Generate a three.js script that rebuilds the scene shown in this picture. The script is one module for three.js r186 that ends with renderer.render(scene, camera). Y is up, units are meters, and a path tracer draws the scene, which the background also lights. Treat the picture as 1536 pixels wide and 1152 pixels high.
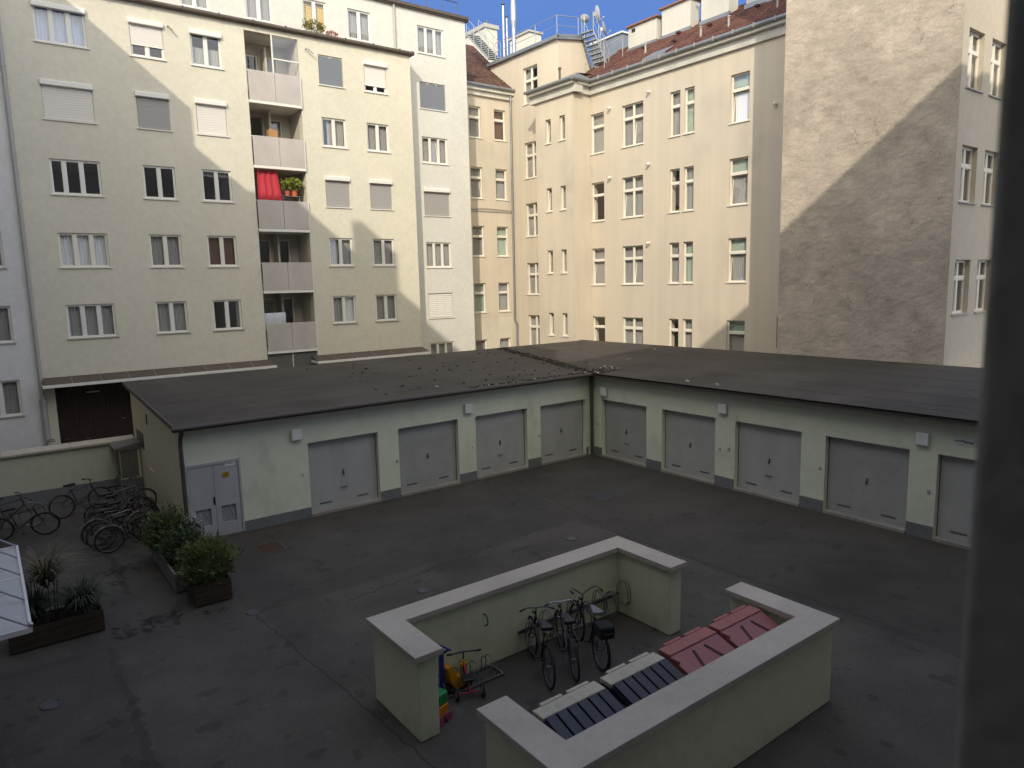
import * as THREE from 'three';
import { mergeGeometries } from 'three/addons/utils/BufferGeometryUtils.js';
import { RoundedBoxGeometry } from 'three/addons/geometries/RoundedBoxGeometry.js';
import { ImprovedNoise } from 'three/addons/math/ImprovedNoise.js';

// ---------------------------------------------------------------- camera, sky, sun, exposure
const scene = new THREE.Scene();
const V3 = (x, y, z) => new THREE.Vector3(x, y, z);
const FOC = 1059.475, PITCH = 8.1048 * Math.PI / 180, ROLL = -1.4383 * Math.PI / 180, YAW = 36.887 * Math.PI / 180;
const EYE = V3(0, 6.2, 0);
const fwd = V3(Math.sin(YAW) * Math.cos(PITCH), -Math.sin(PITCH), -Math.cos(YAW) * Math.cos(PITCH));
const right0 = V3(Math.cos(YAW), 0, Math.sin(YAW)), up0 = V3().crossVectors(right0, fwd);
const right = right0.clone().multiplyScalar(Math.cos(ROLL)).addScaledVector(up0, Math.sin(ROLL));
const up = up0.clone().multiplyScalar(Math.cos(ROLL)).addScaledVector(right0, -Math.sin(ROLL));
const camera = new THREE.PerspectiveCamera(2 * Math.atan(576 / FOC) * 180 / Math.PI, 4 / 3, 0.05, 2000);
camera.position.copy(EYE); camera.focus = 22; camera.userData.fStop = 8;
camera.quaternion.setFromRotationMatrix(new THREE.Matrix4().makeBasis(right, up, fwd.clone().negate()));

const SUN = V3(-1.2, 1, 1.28).normalize();
const SKY_GAIN = 0.29; // luminance of the sky low down opposite the sun, where the picture shows it
{ // a clear, slightly hazy sky: brightness rising towards the sun in a broad glow, blue away from the sun and whiter towards it and the horizon
  const w = 512, h = 256, d = new Float32Array(w * h * 4), dir = V3();
  const f = (zc, g) => (1 - Math.exp(-0.5 / Math.max(zc, 0.03))) * (1 + 16 * Math.exp(-((g / 1.3) ** 2)));
  const ref = V3(fwd.x, 0.3, fwd.z).normalize(), L0 = f(ref.y, Math.acos(ref.dot(SUN)));
  for (let j = 0; j < h; j++) for (let i = 0; i < w; i++) {
    const ph = ((i + 0.5) / w - 0.5) * 2 * Math.PI, th = ((j + 0.5) / h - 0.5) * Math.PI;
    dir.set(Math.cos(ph) * Math.cos(th), Math.sin(th), Math.sin(ph) * Math.cos(th));
    const g = Math.acos(THREE.MathUtils.clamp(dir.dot(SUN), -1, 1));
    const L = SKY_GAIN * f(Math.max(dir.y, 0), g) / L0;
    const wh = THREE.MathUtils.clamp(1.30 - g / 2.05 + 0.12 * Math.exp(-Math.max(dir.y, 0) * 7), 0, 1);
    const mix = (a, b) => a + (b - a) * wh;
    const k = (j * w + i) * 4, gr = dir.y < 0 ? 0.35 : 1;
    d[k] = L * gr * mix(0.15, 1.04); d[k + 1] = L * gr * mix(0.58, 1.00); d[k + 2] = L * gr * mix(1.9, 0.82); d[k + 3] = 1;
  }
  const t = new THREE.DataTexture(d, w, h, THREE.RGBAFormat, THREE.FloatType);
  t.mapping = THREE.EquirectangularReflectionMapping; t.magFilter = t.minFilter = THREE.LinearFilter; t.needsUpdate = true;
  scene.background = t; scene.environment = t;
}
const sun = new THREE.DirectionalLight(new THREE.Color(1.0, 0.89, 0.72), 2.25);
sun.position.copy(SUN).multiplyScalar(90).add(V3(12, 0, -16)); sun.target.position.set(12, 0, -16);
sun.castShadow = true; sun.shadow.mapSize.set(4096, 4096); sun.shadow.radius = 1;
Object.assign(sun.shadow.camera, { left: -45, right: 45, top: 45, bottom: -45, near: 1, far: 220 });
scene.add(sun, sun.target);
const renderer = new THREE.WebGLRenderer({ antialias: true });
renderer.toneMapping = THREE.LinearToneMapping; renderer.toneMappingExposure = 1.36;
renderer.shadowMap.enabled = true;

// ---------------------------------------------------------------- helpers
let seed = 7;
const rnd = () => { seed = (seed * 1664525 + 1013904223) >>> 0; return seed / 4294967296; };
const rr = (a, b) => a + (b - a) * rnd();
const pn = new ImprovedNoise();
const PI = Math.PI;
const used = new Map();
const numbered = n => { const c = used.get(n) || 0; used.set(n, c + 1); return c ? `${n}_${String(c).padStart(3, '0')}` : n; };
// a pixel of the photograph gives a direction; the plane it lies on gives the distance
function ray(px, py) { return fwd.clone().multiplyScalar(FOC).addScaledVector(right, px - 768).addScaledVector(up, 576 - py).normalize(); }
const onX = (px, py, x) => { const q = ray(px, py); return q.multiplyScalar(x / q.x).add(EYE); };
const onY = (px, py, y) => { const q = ray(px, py); return q.multiplyScalar((y - EYE.y) / q.y).add(EYE); };
const onZ = (px, py, z) => { const q = ray(px, py); return q.multiplyScalar(z / q.z).add(EYE); };

function clean(g) { // only position, normal, uv; not indexed; uv in metres by dominant direction
  if (g.index) g = g.toNonIndexed();
  for (const k of Object.keys(g.attributes)) if (!['position', 'normal', 'uv'].includes(k)) g.deleteAttribute(k);
  if (!g.attributes.normal) g.computeVertexNormals();
  const p = g.attributes.position, uv = new Float32Array(p.count * 2);
  const a = V3(), b = V3(), c = V3(), n = V3();
  for (let i = 0; i < p.count; i += 3) {
    a.fromBufferAttribute(p, i); b.fromBufferAttribute(p, i + 1); c.fromBufferAttribute(p, i + 2);
    n.crossVectors(b.clone().sub(a), c.clone().sub(a));
    const ax = Math.abs(n.x), ay = Math.abs(n.y), az = Math.abs(n.z);
    [a, b, c].forEach((v, k) => {
      const o = (i + k) * 2;
      if (ay >= ax && ay >= az) { uv[o] = v.x; uv[o + 1] = v.z; } else if (ax > az) { uv[o] = v.z; uv[o + 1] = v.y; } else { uv[o] = v.x; uv[o + 1] = v.y; }
    });
  }
  g.setAttribute('uv', new THREE.BufferAttribute(uv, 2));
  return g;
}
const merge = gs => { const l = (Array.isArray(gs) ? gs.flat(9) : [gs]).map(clean); return l.length === 1 ? l[0] : mergeGeometries(l); };
// a mesh whose geometry lies in 'frame' (a Matrix4, default world), hung under parent
function mk(name, geos, mat, parent = scene, frame = null) {
  const m = new THREE.Mesh(geos.isBufferGeometry && geos.userData.ready ? geos : merge(geos), mat);
  m.name = parent === scene ? numbered(name) : name;
  m.castShadow = m.receiveShadow = true;
  if (frame) m.applyMatrix4(frame);
  if (parent === scene) scene.add(m); else { parent.updateWorldMatrix(true, false); parent.attach(m); }
  return m;
}
// a mesh whose geometry is already in its parent's own coordinates
function sub(name, geos, mat, parent) {
  const m = new THREE.Mesh(geos.isBufferGeometry && geos.userData.ready ? geos : merge(geos), mat);
  m.name = name; m.castShadow = m.receiveShadow = true; parent.add(m); return m;
}
const ready = g => { g = merge(g); g.userData.ready = true; return g; };
function tag(o, label, category, group) { o.userData.label = label; o.userData.category = category; if (group) o.userData.group = group; return o; }
function thing(name, label, category, pos = V3(0, 0, 0), turn = 0, group) {
  const o = new THREE.Group(); o.name = numbered(name); o.position.copy(pos); o.rotation.y = turn; scene.add(o);
  return tag(o, label, category, group);
}
function part(name, parent, frame) { const o = new THREE.Group(); o.name = name; if (frame) o.applyMatrix4(frame); parent.updateWorldMatrix(true, false); parent.attach(o); return o; }
const structure = o => { o.userData.kind = 'structure'; return o; };
const stuff = o => { o.userData.kind = 'stuff'; return o; };

const bx = (x0, x1, y0, y1, z0, z1) => { const g = new THREE.BoxGeometry(x1 - x0, y1 - y0, z1 - z0); g.translate((x0 + x1) / 2, (y0 + y1) / 2, (z0 + z1) / 2); return g; };
const rbx = (x0, x1, y0, y1, z0, z1, r = 0.01, s = 2) => { const g = new RoundedBoxGeometry(x1 - x0, y1 - y0, z1 - z0, s, r); g.translate((x0 + x1) / 2, (y0 + y1) / 2, (z0 + z1) / 2); return g; };
function bar(a, b, r, seg = 6, r2 = r) {
  const d = b.clone().sub(a), l = d.length(), g = new THREE.CylinderGeometry(r2, r, l, seg);
  g.applyQuaternion(new THREE.Quaternion().setFromUnitVectors(V3(0, 1, 0), d.normalize())); g.translate((a.x + b.x) / 2, (a.y + b.y) / 2, (a.z + b.z) / 2); return g;
}
const tube = (pts, r, seg = 6, n = 0, closed = false) => new THREE.TubeGeometry(new THREE.CatmullRomCurve3(pts, closed, 'centripetal'), n || pts.length * 5, r, seg, closed);
function poly(pts, depth) { // polygon in xy, extruded along +z
  const s = new THREE.Shape(pts.map(p => new THREE.Vector2(p[0], p[1])));
  return new THREE.ExtrudeGeometry(s, { depth, bevelEnabled: false });
}
// wall in a facade frame: outer face on z = 0, openings cut out
function wallPanel(x0, x1, y0, y1, thick, holes = []) {
  const s = new THREE.Shape([[x0, y0], [x1, y0], [x1, y1], [x0, y1]].map(p => new THREE.Vector2(...p)));
  for (const h of holes) {
    const [a, b, c, d] = h;
    s.holes.push(new THREE.Path([[a, c], [a, d], [b, d], [b, c]].map(p => new THREE.Vector2(...p))));
  }
  const g = new THREE.ExtrudeGeometry(s, { depth: thick, bevelEnabled: false }); g.translate(0, 0, -thick); return g;
}
const frameAt = (o, turn = 0) => new THREE.Matrix4().makeRotationY(turn).setPosition(o);
function quad(a, b, c, d) { const g = new THREE.BufferGeometry(); g.setAttribute('position', new THREE.Float32BufferAttribute([a, b, c, a, c, d].flatMap(v => [v.x, v.y, v.z]), 3)); g.computeVertexNormals(); return g; }

// ---------------------------------------------------------------- textures and materials
function hash(x, y, s) { let h = (x * 374761393 + y * 668265263 + s * 1442695041) | 0; h = Math.imul(h ^ (h >>> 13), 1274126177); return ((h ^ (h >>> 16)) >>> 0) / 4294967296; }
function vn(x, y, px, py, s) { // tiling value noise
  const xi = Math.floor(x), yi = Math.floor(y), fx = x - xi, fy = y - yi, u = fx * fx * (3 - 2 * fx), v = fy * fy * (3 - 2 * fy);
  const m = (a, b) => ((a % b) + b) % b, x0 = m(xi, px), x1 = m(xi + 1, px), y0 = m(yi, py), y1 = m(yi + 1, py);
  const a = hash(x0, y0, s), b = hash(x1, y0, s), c = hash(x0, y1, s), d = hash(x1, y1, s);
  return a + (b - a) * u + (c - a) * v + (a - b - c + d) * u * v;
}
function fbm(u, v, fx, fy, oct, s) { let a = 0, w = 0.5, n = 0; for (let o = 0; o < oct; o++) { a += w * vn(u * fx, v * fy, fx, fy, s + o); n += w; w *= 0.5; fx *= 2; fy *= 2; } return a / n; }
function tex(size, fn, metres, srgb = true) {
  const d = new Uint8Array(size * size * 4);
  for (let j = 0; j < size; j++) for (let i = 0; i < size; i++) {
    const c = fn(i / size, j / size), k = (j * size + i) * 4;
    const [r, g, b] = typeof c === 'number' ? [c, c, c] : c;
    d[k] = 255 * Math.min(1, Math.max(0, r)); d[k + 1] = 255 * Math.min(1, Math.max(0, g)); d[k + 2] = 255 * Math.min(1, Math.max(0, b)); d[k + 3] = 255;
  }
  const t = new THREE.DataTexture(d, size, size, THREE.RGBAFormat);
  t.wrapS = t.wrapT = THREE.RepeatWrapping; t.magFilter = THREE.LinearFilter; t.minFilter = THREE.LinearMipmapLinearFilter; t.generateMipmaps = true;
  if (srgb) t.colorSpace = THREE.SRGBColorSpace;
  t.repeat.set(1 / metres, 1 / metres); t.needsUpdate = true; return t;
}
const T = {};
T.plaster = tex(512, (u, v) => 0.935 + 0.05 * (fbm(u, v, 3, 3, 5, 1) - 0.5) + 0.05 * (fbm(u, v, 60, 60, 2, 9) - 0.5), 7.3);
T.plasterBump = tex(512, (u, v) => fbm(u, v, 40, 40, 4, 21), 2.1, false);
T.oldPlaster = tex(1024, (u, v) => {
  const m = fbm(u, v, 4, 3, 5, 31), st = fbm(u, v, 34, 2, 4, 37), p = fbm(u, v, 9, 7, 4, 43);
  let c = 0.93 + 0.10 * (m - 0.5) + 0.05 * (st - 0.5); if (p > 0.60) c -= 0.2 * (p - 0.60);
  return [c, c - 0.006 - 0.02 * (m - 0.5), c - 0.02 - 0.05 * (m - 0.5)];
}, 9.7);
T.rough = tex(1024, (u, v) => {
  const m = fbm(u, v, 5, 4, 5, 51), p = fbm(u, v, 14, 22, 4, 55), q = fbm(u, v, 90, 90, 2, 58);
  const cr = Math.abs(fbm(u, v, 5, 3, 5, 61) - 0.5), cr2 = Math.abs(fbm(u, v, 9, 5, 4, 67) - 0.5), crack = (cr < 0.0024 && fbm(u, v, 7, 7, 2, 66) > 0.45) || (cr2 < 0.0032 && fbm(u, v, 8, 8, 2, 69) > 0.56) ? 0.13 : 0;
  const c = 0.9 + 0.16 * (m - 0.5) + 0.16 * (p - 0.5) + 0.08 * (q - 0.5) - crack;
  return [c, c - 0.01, c - 0.025];
}, 5.3);
T.roughBump = tex(1024, (u, v) => {
  const a = fbm(u, v, 10, 26, 4, 71), b = fbm(u, v, 60, 90, 3, 75), cr = Math.abs(fbm(u, v, 5, 3, 5, 61) - 0.5);
  return 0.25 + 0.45 * a + 0.3 * b - (cr < 0.0025 ? 0.12 : 0);
}, 5.3, false);
T.garagePlaster = tex(1024, (u, v) => { const m = fbm(u, v, 5, 6, 5, 33), p = fbm(u, v, 16, 9, 4, 47), q = fbm(u, v, 70, 70, 2, 49); let c = 0.93 + 0.10 * (m - 0.5) + 0.03 * (q - 0.5); if (p > 0.62) c -= 0.35 * (p - 0.62); return [c, c, c - 0.03 * (m - 0.4)]; }, 8.9);
T.blueLid = tex(512, (u, v) => { const d = Math.max(0, fbm(u, v, 6, 4, 5, 301) - 0.52) * 3.2, g = 0.9 + 0.2 * fbm(u, v, 60, 60, 2, 305), m = Math.min(0.75, d); return [(0.13 + 0.47 * m) * g, (0.145 + 0.45 * m) * g, (0.20 + 0.34 * m) * g]; }, 1.37);
T.grain = tex(512, (u, v) => fbm(u, v, 120, 120, 2, 81), 1.6, false);
T.mottle = tex(512, (u, v) => 0.86 + 0.16 * (fbm(u, v, 5, 5, 5, 91) - 0.5) + 0.1 * (fbm(u, v, 80, 80, 2, 95) - 0.5), 3.7);
T.bitumen = tex(1024, (u, v) => {
  const seam = Math.abs(((v * 7) % 1) - 0.5) > 0.49 ? -0.03 : 0;
  const s = fbm(u, v, 3, 40, 4, 101), m = fbm(u, v, 6, 6, 5, 105), g = fbm(u, v, 150, 150, 2, 108);
  const c = 0.80 + 0.10 * (s - 0.5) + 0.26 * (m - 0.5) + 0.16 * (g - 0.5) + seam;
  return [c, c * 0.985, c * 0.96];
}, 7.0);
T.bitumenZ = T.bitumen.clone(); T.bitumenZ.rotation = PI / 2; T.bitumenZ.needsUpdate = true;
T.slat = tex(64, (u, v) => { const s = (v * 8) % 1; return s < 0.14 ? 0.1 : 0.6 + 0.4 * Math.sin(PI * s); }, 0.72, false);
T.wood = tex(256, (u, v) => { const g = fbm(u, v, 3, 60, 4, 121); return [0.55 + 0.4 * g, 0.5 + 0.38 * g, 0.45 + 0.36 * g]; }, 0.8);
T.scuff = tex(512, (u, v) => 0.92 + 0.10 * (fbm(u, v, 6, 4, 5, 131) - 0.5) + 0.05 * (fbm(u, v, 90, 20, 2, 135) - 0.5), 2.9);
T.scuff2 = tex(512, (u, v) => 0.91 + 0.16 * (fbm(u, v, 4, 5, 5, 231) - 0.5) + 0.05 * (fbm(u, v, 50, 60, 2, 235) - 0.5), 3.7);
// asphalt: patches, seams, cracks, oil and wet stains at their places (26 m x 26 m sheet over the yard)
const YX0 = -4, YZ0 = -27, YS = 28;
{
  const W = 2048, cv = document.createElement('canvas'); cv.width = cv.height = W;
  const c = cv.getContext('2d'), P = (x, z) => [(x - YX0) / YS * W, (z - YZ0) / YS * W];
  const img = c.createImageData(W, W), d = img.data;
  for (let j = 0; j < W; j++) for (let i = 0; i < W; i++) {
    const u = i / W, v = j / W, k = (j * W + i) * 4, x = YX0 + u * YS, z = YZ0 + v * YS;
    let b = 132 + 34 * (fbm(u, v, 8, 8, 4, 141) - 0.5) + 30 * (fbm(u, v, 40, 40, 3, 147) - 0.5) + 26 * (hash(i, j, 3) - 0.5);
    const wx = x + 0.25 * (fbm(u, v, 20, 20, 3, 151) - 0.5), wz = z + 0.25 * (fbm(u, v, 20, 20, 3, 157) - 0.5);
    if (wz < -13.35 && wx > 3.6) b *= 0.90;                                   // older, darker strip along the garages
    if (wx > 12.1 && wz > -13.35) b *= 0.88;
    if (wx < 3.85 && wz > -13.6) b *= 1.04;
    if (wx < 1.3 && wz > -13.8) b *= 0.93;
    const st = fbm(u, v, 14, 14, 5, 163); if (st > 0.62) b *= 1 - 0.7 * (st - 0.62);
    const s2 = fbm(u, v, 90, 90, 2, 167); if (s2 > 0.80) b *= 0.86; if (s2 < 0.14) b *= 1.08;
    d[k] = b * 1.02; d[k + 1] = b * 0.985; d[k + 2] = b * 0.955; d[k + 3] = 255;
  }
  c.putImageData(img, 0, 0);
  const line = (pts, w, col) => { c.strokeStyle = col; c.lineWidth = w; c.lineJoin = 'round'; c.beginPath(); pts.forEach(([x, z], i) => { const q = P(x + rr(-0.03, 0.03), z + rr(-0.03, 0.03)); i ? c.lineTo(...q) : c.moveTo(...q); }); c.stroke(); };
  const wander = (a, b, n, amp) => [...Array(n + 1)].map((_, i) => [a[0] + (b[0] - a[0]) * i / n + rr(-amp, amp), a[1] + (b[1] - a[1]) * i / n + rr(-amp, amp)]);
  line(wander([3.67, -13.42], [4.15, -7.3], 50, 0.012), 1.8, 'rgba(56,52,50,0.55)');
  line(wander([1.28, -13.8], [1.2, -7], 60, 0.03), 9, 'rgba(74,70,67,0.28)');
  line(wander([5.3, -12.75], [11, -13.45], 60, 0.03), 2.5, 'rgba(60,57,55,0.5)');
  line(wander([3.7, -13.4], [8.5, -14.9], 60, 0.04), 2, 'rgba(66,62,60,0.45)');
  line(wander([12.05, -13.2], [12.4, -5], 60, 0.03), 3, 'rgba(60,58,58,0.5)');
  line(wander([8, -15.8], [17, -15.2], 60, 0.04), 2.5, 'rgba(66,64,63,0.4)');
  line(wander([13.2, -17.8], [12.2, -12.4], 60, 0.04), 2.5, 'rgba(66,64,63,0.45)');
  line(wander([2.0, -24], [1.9, -16], 60, 0.03), 10, 'rgba(60,58,56,0.35)');
  const blot = (x, z, r, col, n = 14) => { c.fillStyle = col; for (let i = 0; i < n; i++) { const q = P(x + rr(-r, r), z + rr(-r, r) * 0.6); c.beginPath(); c.ellipse(q[0], q[1], rr(0.03, 0.22) * r * W / YS, rr(0.02, 0.12) * r * W / YS, rr(0, 3), 0, 7); c.fill(); } };
  blot(1.95, -14.2, 0.55, 'rgba(24,24,25,0.3)', 90); blot(2.3, -14.35, 0.3, 'rgba(24,24,25,0.3)', 60); blot(3.1, -14.0, 0.25, 'rgba(18,18,19,0.55)', 24);
  blot(2.0, -17.6, 0.45, 'rgba(24,24,26,0.4)', 50); blot(1.6, -16.8, 0.4, 'rgba(28,28,30,0.4)', 40);
  for (let i = 0; i < 14; i++) blot(rr(4, 16), rr(-17, -6), rr(0.1, 0.45), `rgba(30,29,29,${rr(0.05, 0.16).toFixed(2)})`, 7);
  for (let i = 0; i < 14; i++) blot(rr(4, 14), rr(-15, -10), rr(0.05, 0.15), 'rgba(190,185,175,0.25)', 3);
  const t = new THREE.CanvasTexture(cv); t.colorSpace = THREE.SRGBColorSpace; t.flipY = false; t.wrapS = t.wrapT = THREE.MirroredRepeatWrapping; t.needsUpdate = true;
  T.asphalt = t;
}
const lin = (r, g, b) => new THREE.Color().setRGB(r, g, b);
const std = (c, o = {}) => new THREE.MeshStandardMaterial({ color: c, roughness: 0.85, ...o });
const plaster = (c, o = {}) => std(c, { map: T.plaster, bumpMap: T.plasterBump, bumpScale: 0.0016, roughness: 0.95, ...o });
const M = {
  asphalt: std(lin(0.285, 0.268, 0.24), { map: T.asphalt, roughness: 0.93 }),
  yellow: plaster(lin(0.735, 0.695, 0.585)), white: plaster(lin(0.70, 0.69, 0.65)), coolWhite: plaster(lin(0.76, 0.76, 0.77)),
  beige: plaster(lin(0.70, 0.625, 0.535), { map: T.oldPlaster }), beigeWhite: plaster(lin(0.74, 0.69, 0.59), { map: T.oldPlaster }),
  cornice: std(lin(0.82, 0.80, 0.73), { map: T.mottle, roughness: 0.9 }),
  rough: std(lin(0.59, 0.52, 0.445), { map: T.rough, bumpMap: T.roughBump, bumpScale: 0.026, roughness: 1 }),
  greyFace: plaster(lin(0.60, 0.53, 0.42)), courtFace: plaster(lin(0.56, 0.53, 0.48)),
  garage: plaster(lin(0.80, 0.84, 0.68), { map: T.garagePlaster }), gable: plaster(lin(0.74, 0.68, 0.46)), garageTrim: plaster(lin(0.70, 0.70, 0.56)),
  plinth: std(lin(0.235, 0.24, 0.25), { map: T.mottle, bumpMap: T.grain, bumpScale: 0.003, roughness: 0.95 }),
  door: std(lin(0.49, 0.49, 0.48), { map: T.scuff, roughness: 0.62 }), doorPale: std(lin(0.50, 0.50, 0.52), { map: T.scuff, roughness: 0.6 }),
  threshold: std(lin(0.42, 0.39, 0.35), { map: T.mottle, roughness: 0.95 }),
  roofing: std(lin(0.088, 0.078, 0.069), { map: T.bitumen, bumpMap: T.grain, bumpScale: 0.003, roughness: 0.92 }),
  roofingZ: std(lin(0.088, 0.078, 0.069), { map: T.bitumenZ, bumpMap: T.grain, bumpScale: 0.003, roughness: 0.92 }),
  gutter: std(lin(0.06, 0.05, 0.045), { roughness: 0.5, metalness: 0.3 }), pipe: std(lin(0.07, 0.07, 0.055), { roughness: 0.6 }),
  zinc: std(lin(0.36, 0.38, 0.40), { roughness: 0.45, metalness: 0.5, map: T.mottle }), galv: std(lin(0.34, 0.36, 0.37), { roughness: 0.5, metalness: 0.5 }),
  steel: std(lin(0.42, 0.43, 0.43), { roughness: 0.35, metalness: 0.8 }), brownMetal: std(lin(0.13, 0.10, 0.08), { roughness: 0.6, map: T.mottle }),
  greyPipe: std(lin(0.38, 0.38, 0.38), { roughness: 0.6 }),
  frame: std(lin(0.72, 0.71, 0.68), { roughness: 0.5 }), frameOld: std(lin(0.74, 0.71, 0.63), { roughness: 0.6 }), frameBrown: std(lin(0.30, 0.22, 0.15), { roughness: 0.6 }),
  sill: std(lin(0.72, 0.70, 0.66), { roughness: 0.6 }), sillGrey: std(lin(0.40, 0.38, 0.36), { roughness: 0.7 }),
  glass: new THREE.MeshPhysicalMaterial({ color: 0xffffff, roughness: 0.02, transmission: 1, thickness: 0, ior: 1.5 }),
  shutter: std(lin(0.66, 0.63, 0.60), { bumpMap: T.slat, bumpScale: 0.004, roughness: 0.6 }), shutterGrey: std(lin(0.32, 0.31, 0.31), { bumpMap: T.slat, bumpScale: 0.004, roughness: 0.6 }),
  blindBlue: std(lin(0.17, 0.185, 0.22), { roughness: 0.8 }), shutterYellow: std(lin(0.60, 0.44, 0.14), { bumpMap: T.slat, bumpScale: 0.02, roughness: 0.7 }),
  curtain: new THREE.MeshPhysicalMaterial({ color: lin(0.42, 0.42, 0.42), roughness: 1, transmission: 0.3, thickness: 0, side: THREE.DoubleSide }),
  curtainGrey: std(lin(0.30, 0.29, 0.29), { roughness: 1, side: THREE.DoubleSide }), curtainBlue: std(lin(0.42, 0.48, 0.66), { roughness: 1, side: THREE.DoubleSide }),
  curtainBrown: std(lin(0.13, 0.075, 0.055), { roughness: 1 }), curtainGreen: std(lin(0.36, 0.44, 0.38), { roughness: 1, side: THREE.DoubleSide }), paper: std(lin(0.70, 0.72, 0.76), { roughness: 1 }),
  interior: std(lin(0.40, 0.38, 0.35), { roughness: 1 }), dark: std(lin(0.02, 0.019, 0.02), { roughness: 0.7 }), black: std(lin(0.012, 0.012, 0.013), { roughness: 0.5 }),
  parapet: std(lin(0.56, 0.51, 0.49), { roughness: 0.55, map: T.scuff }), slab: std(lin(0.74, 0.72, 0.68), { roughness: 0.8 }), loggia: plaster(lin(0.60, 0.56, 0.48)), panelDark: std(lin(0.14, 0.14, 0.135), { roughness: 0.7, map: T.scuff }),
  enclosure: plaster(lin(0.76, 0.78, 0.54), { bumpScale: 0.0025, map: T.garagePlaster }), coping: std(lin(0.56, 0.50, 0.415), { map: T.scuff2, bumpMap: T.grain, bumpScale: 0.002, roughness: 0.9 }),
  gardenWall: plaster(lin(0.62, 0.64, 0.50)), chimney: plaster(lin(0.66, 0.65, 0.61), { map: T.oldPlaster }), brick: std(lin(0.34, 0.17, 0.11), { map: T.mottle, roughness: 0.95 }),
  lamp: std(lin(0.72, 0.72, 0.72), { roughness: 0.35 }), signWhite: std(lin(0.62, 0.62, 0.61), { roughness: 0.5 }), rubber: std(lin(0.018, 0.018, 0.019), { roughness: 0.85 }),
  chrome: std(lin(0.42, 0.42, 0.43), { roughness: 0.32, metalness: 0.9 }), spoke: std(lin(0.22, 0.22, 0.23), { roughness: 0.45, metalness: 0.8 }), darkSteel: std(lin(0.10, 0.10, 0.105), { roughness: 0.5, metalness: 0.6 }),
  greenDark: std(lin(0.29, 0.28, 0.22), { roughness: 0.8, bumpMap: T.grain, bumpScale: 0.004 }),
  wood: std(lin(0.085, 0.07, 0.052), { map: T.wood, roughness: 0.9 }), soil: std(lin(0.035, 0.025, 0.018), { roughness: 1, bumpMap: T.grain, bumpScale: 0.02 }), concrete: std(lin(0.24, 0.23, 0.21), { map: T.mottle, roughness: 0.95 }),
};
M.rim = std(lin(0.16, 0.16, 0.165), { roughness: 0.4, metalness: 0.7 }); M.door2 = std(lin(0.455, 0.455, 0.445), { map: T.scuff2, roughness: 0.55 }); M.door3 = std(lin(0.51, 0.51, 0.50), { map: T.scuff2, roughness: 0.66 });
M.frameBlue = std(lin(0.78, 0.79, 0.80), { roughness: 0.5 });

// ---------------------------------------------------------------- ground
{
  const g = new THREE.PlaneGeometry(700, 700); g.rotateX(-PI / 2);
  const p = g.attributes.position, uv = g.attributes.uv;
  for (let i = 0; i < p.count; i++) uv.setXY(i, (p.getX(i) - YX0) / YS, (p.getZ(i) - YZ0) / YS);
  const m = new THREE.Mesh(g, M.asphalt); m.name = 'ground'; m.receiveShadow = true; scene.add(m); structure(m);
}

// ---------------------------------------------------------------- windows
function curtainGeo(w, h, amp = 0.03, fold = 0.11, pinch = 0) {
  const nx = Math.max(8, Math.round(w / 0.03)), g = new THREE.PlaneGeometry(w, h, nx, 6), p = g.attributes.position, ph = rr(0, 6);
  for (let i = 0; i < p.count; i++) {
    const x = p.getX(i), y = p.getY(i);
    p.setZ(i, amp * Math.sin(x / fold * 2 * PI + ph + 0.6 * Math.sin(x * 5)));
    if (pinch) { const t = (h / 2 - y) / h; p.setX(i, x + pinch * (0.5 * w) * (t < 0.7 ? t : 1.4 - t)); }
  }
  g.computeVertexNormals(); return g;
}
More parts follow.
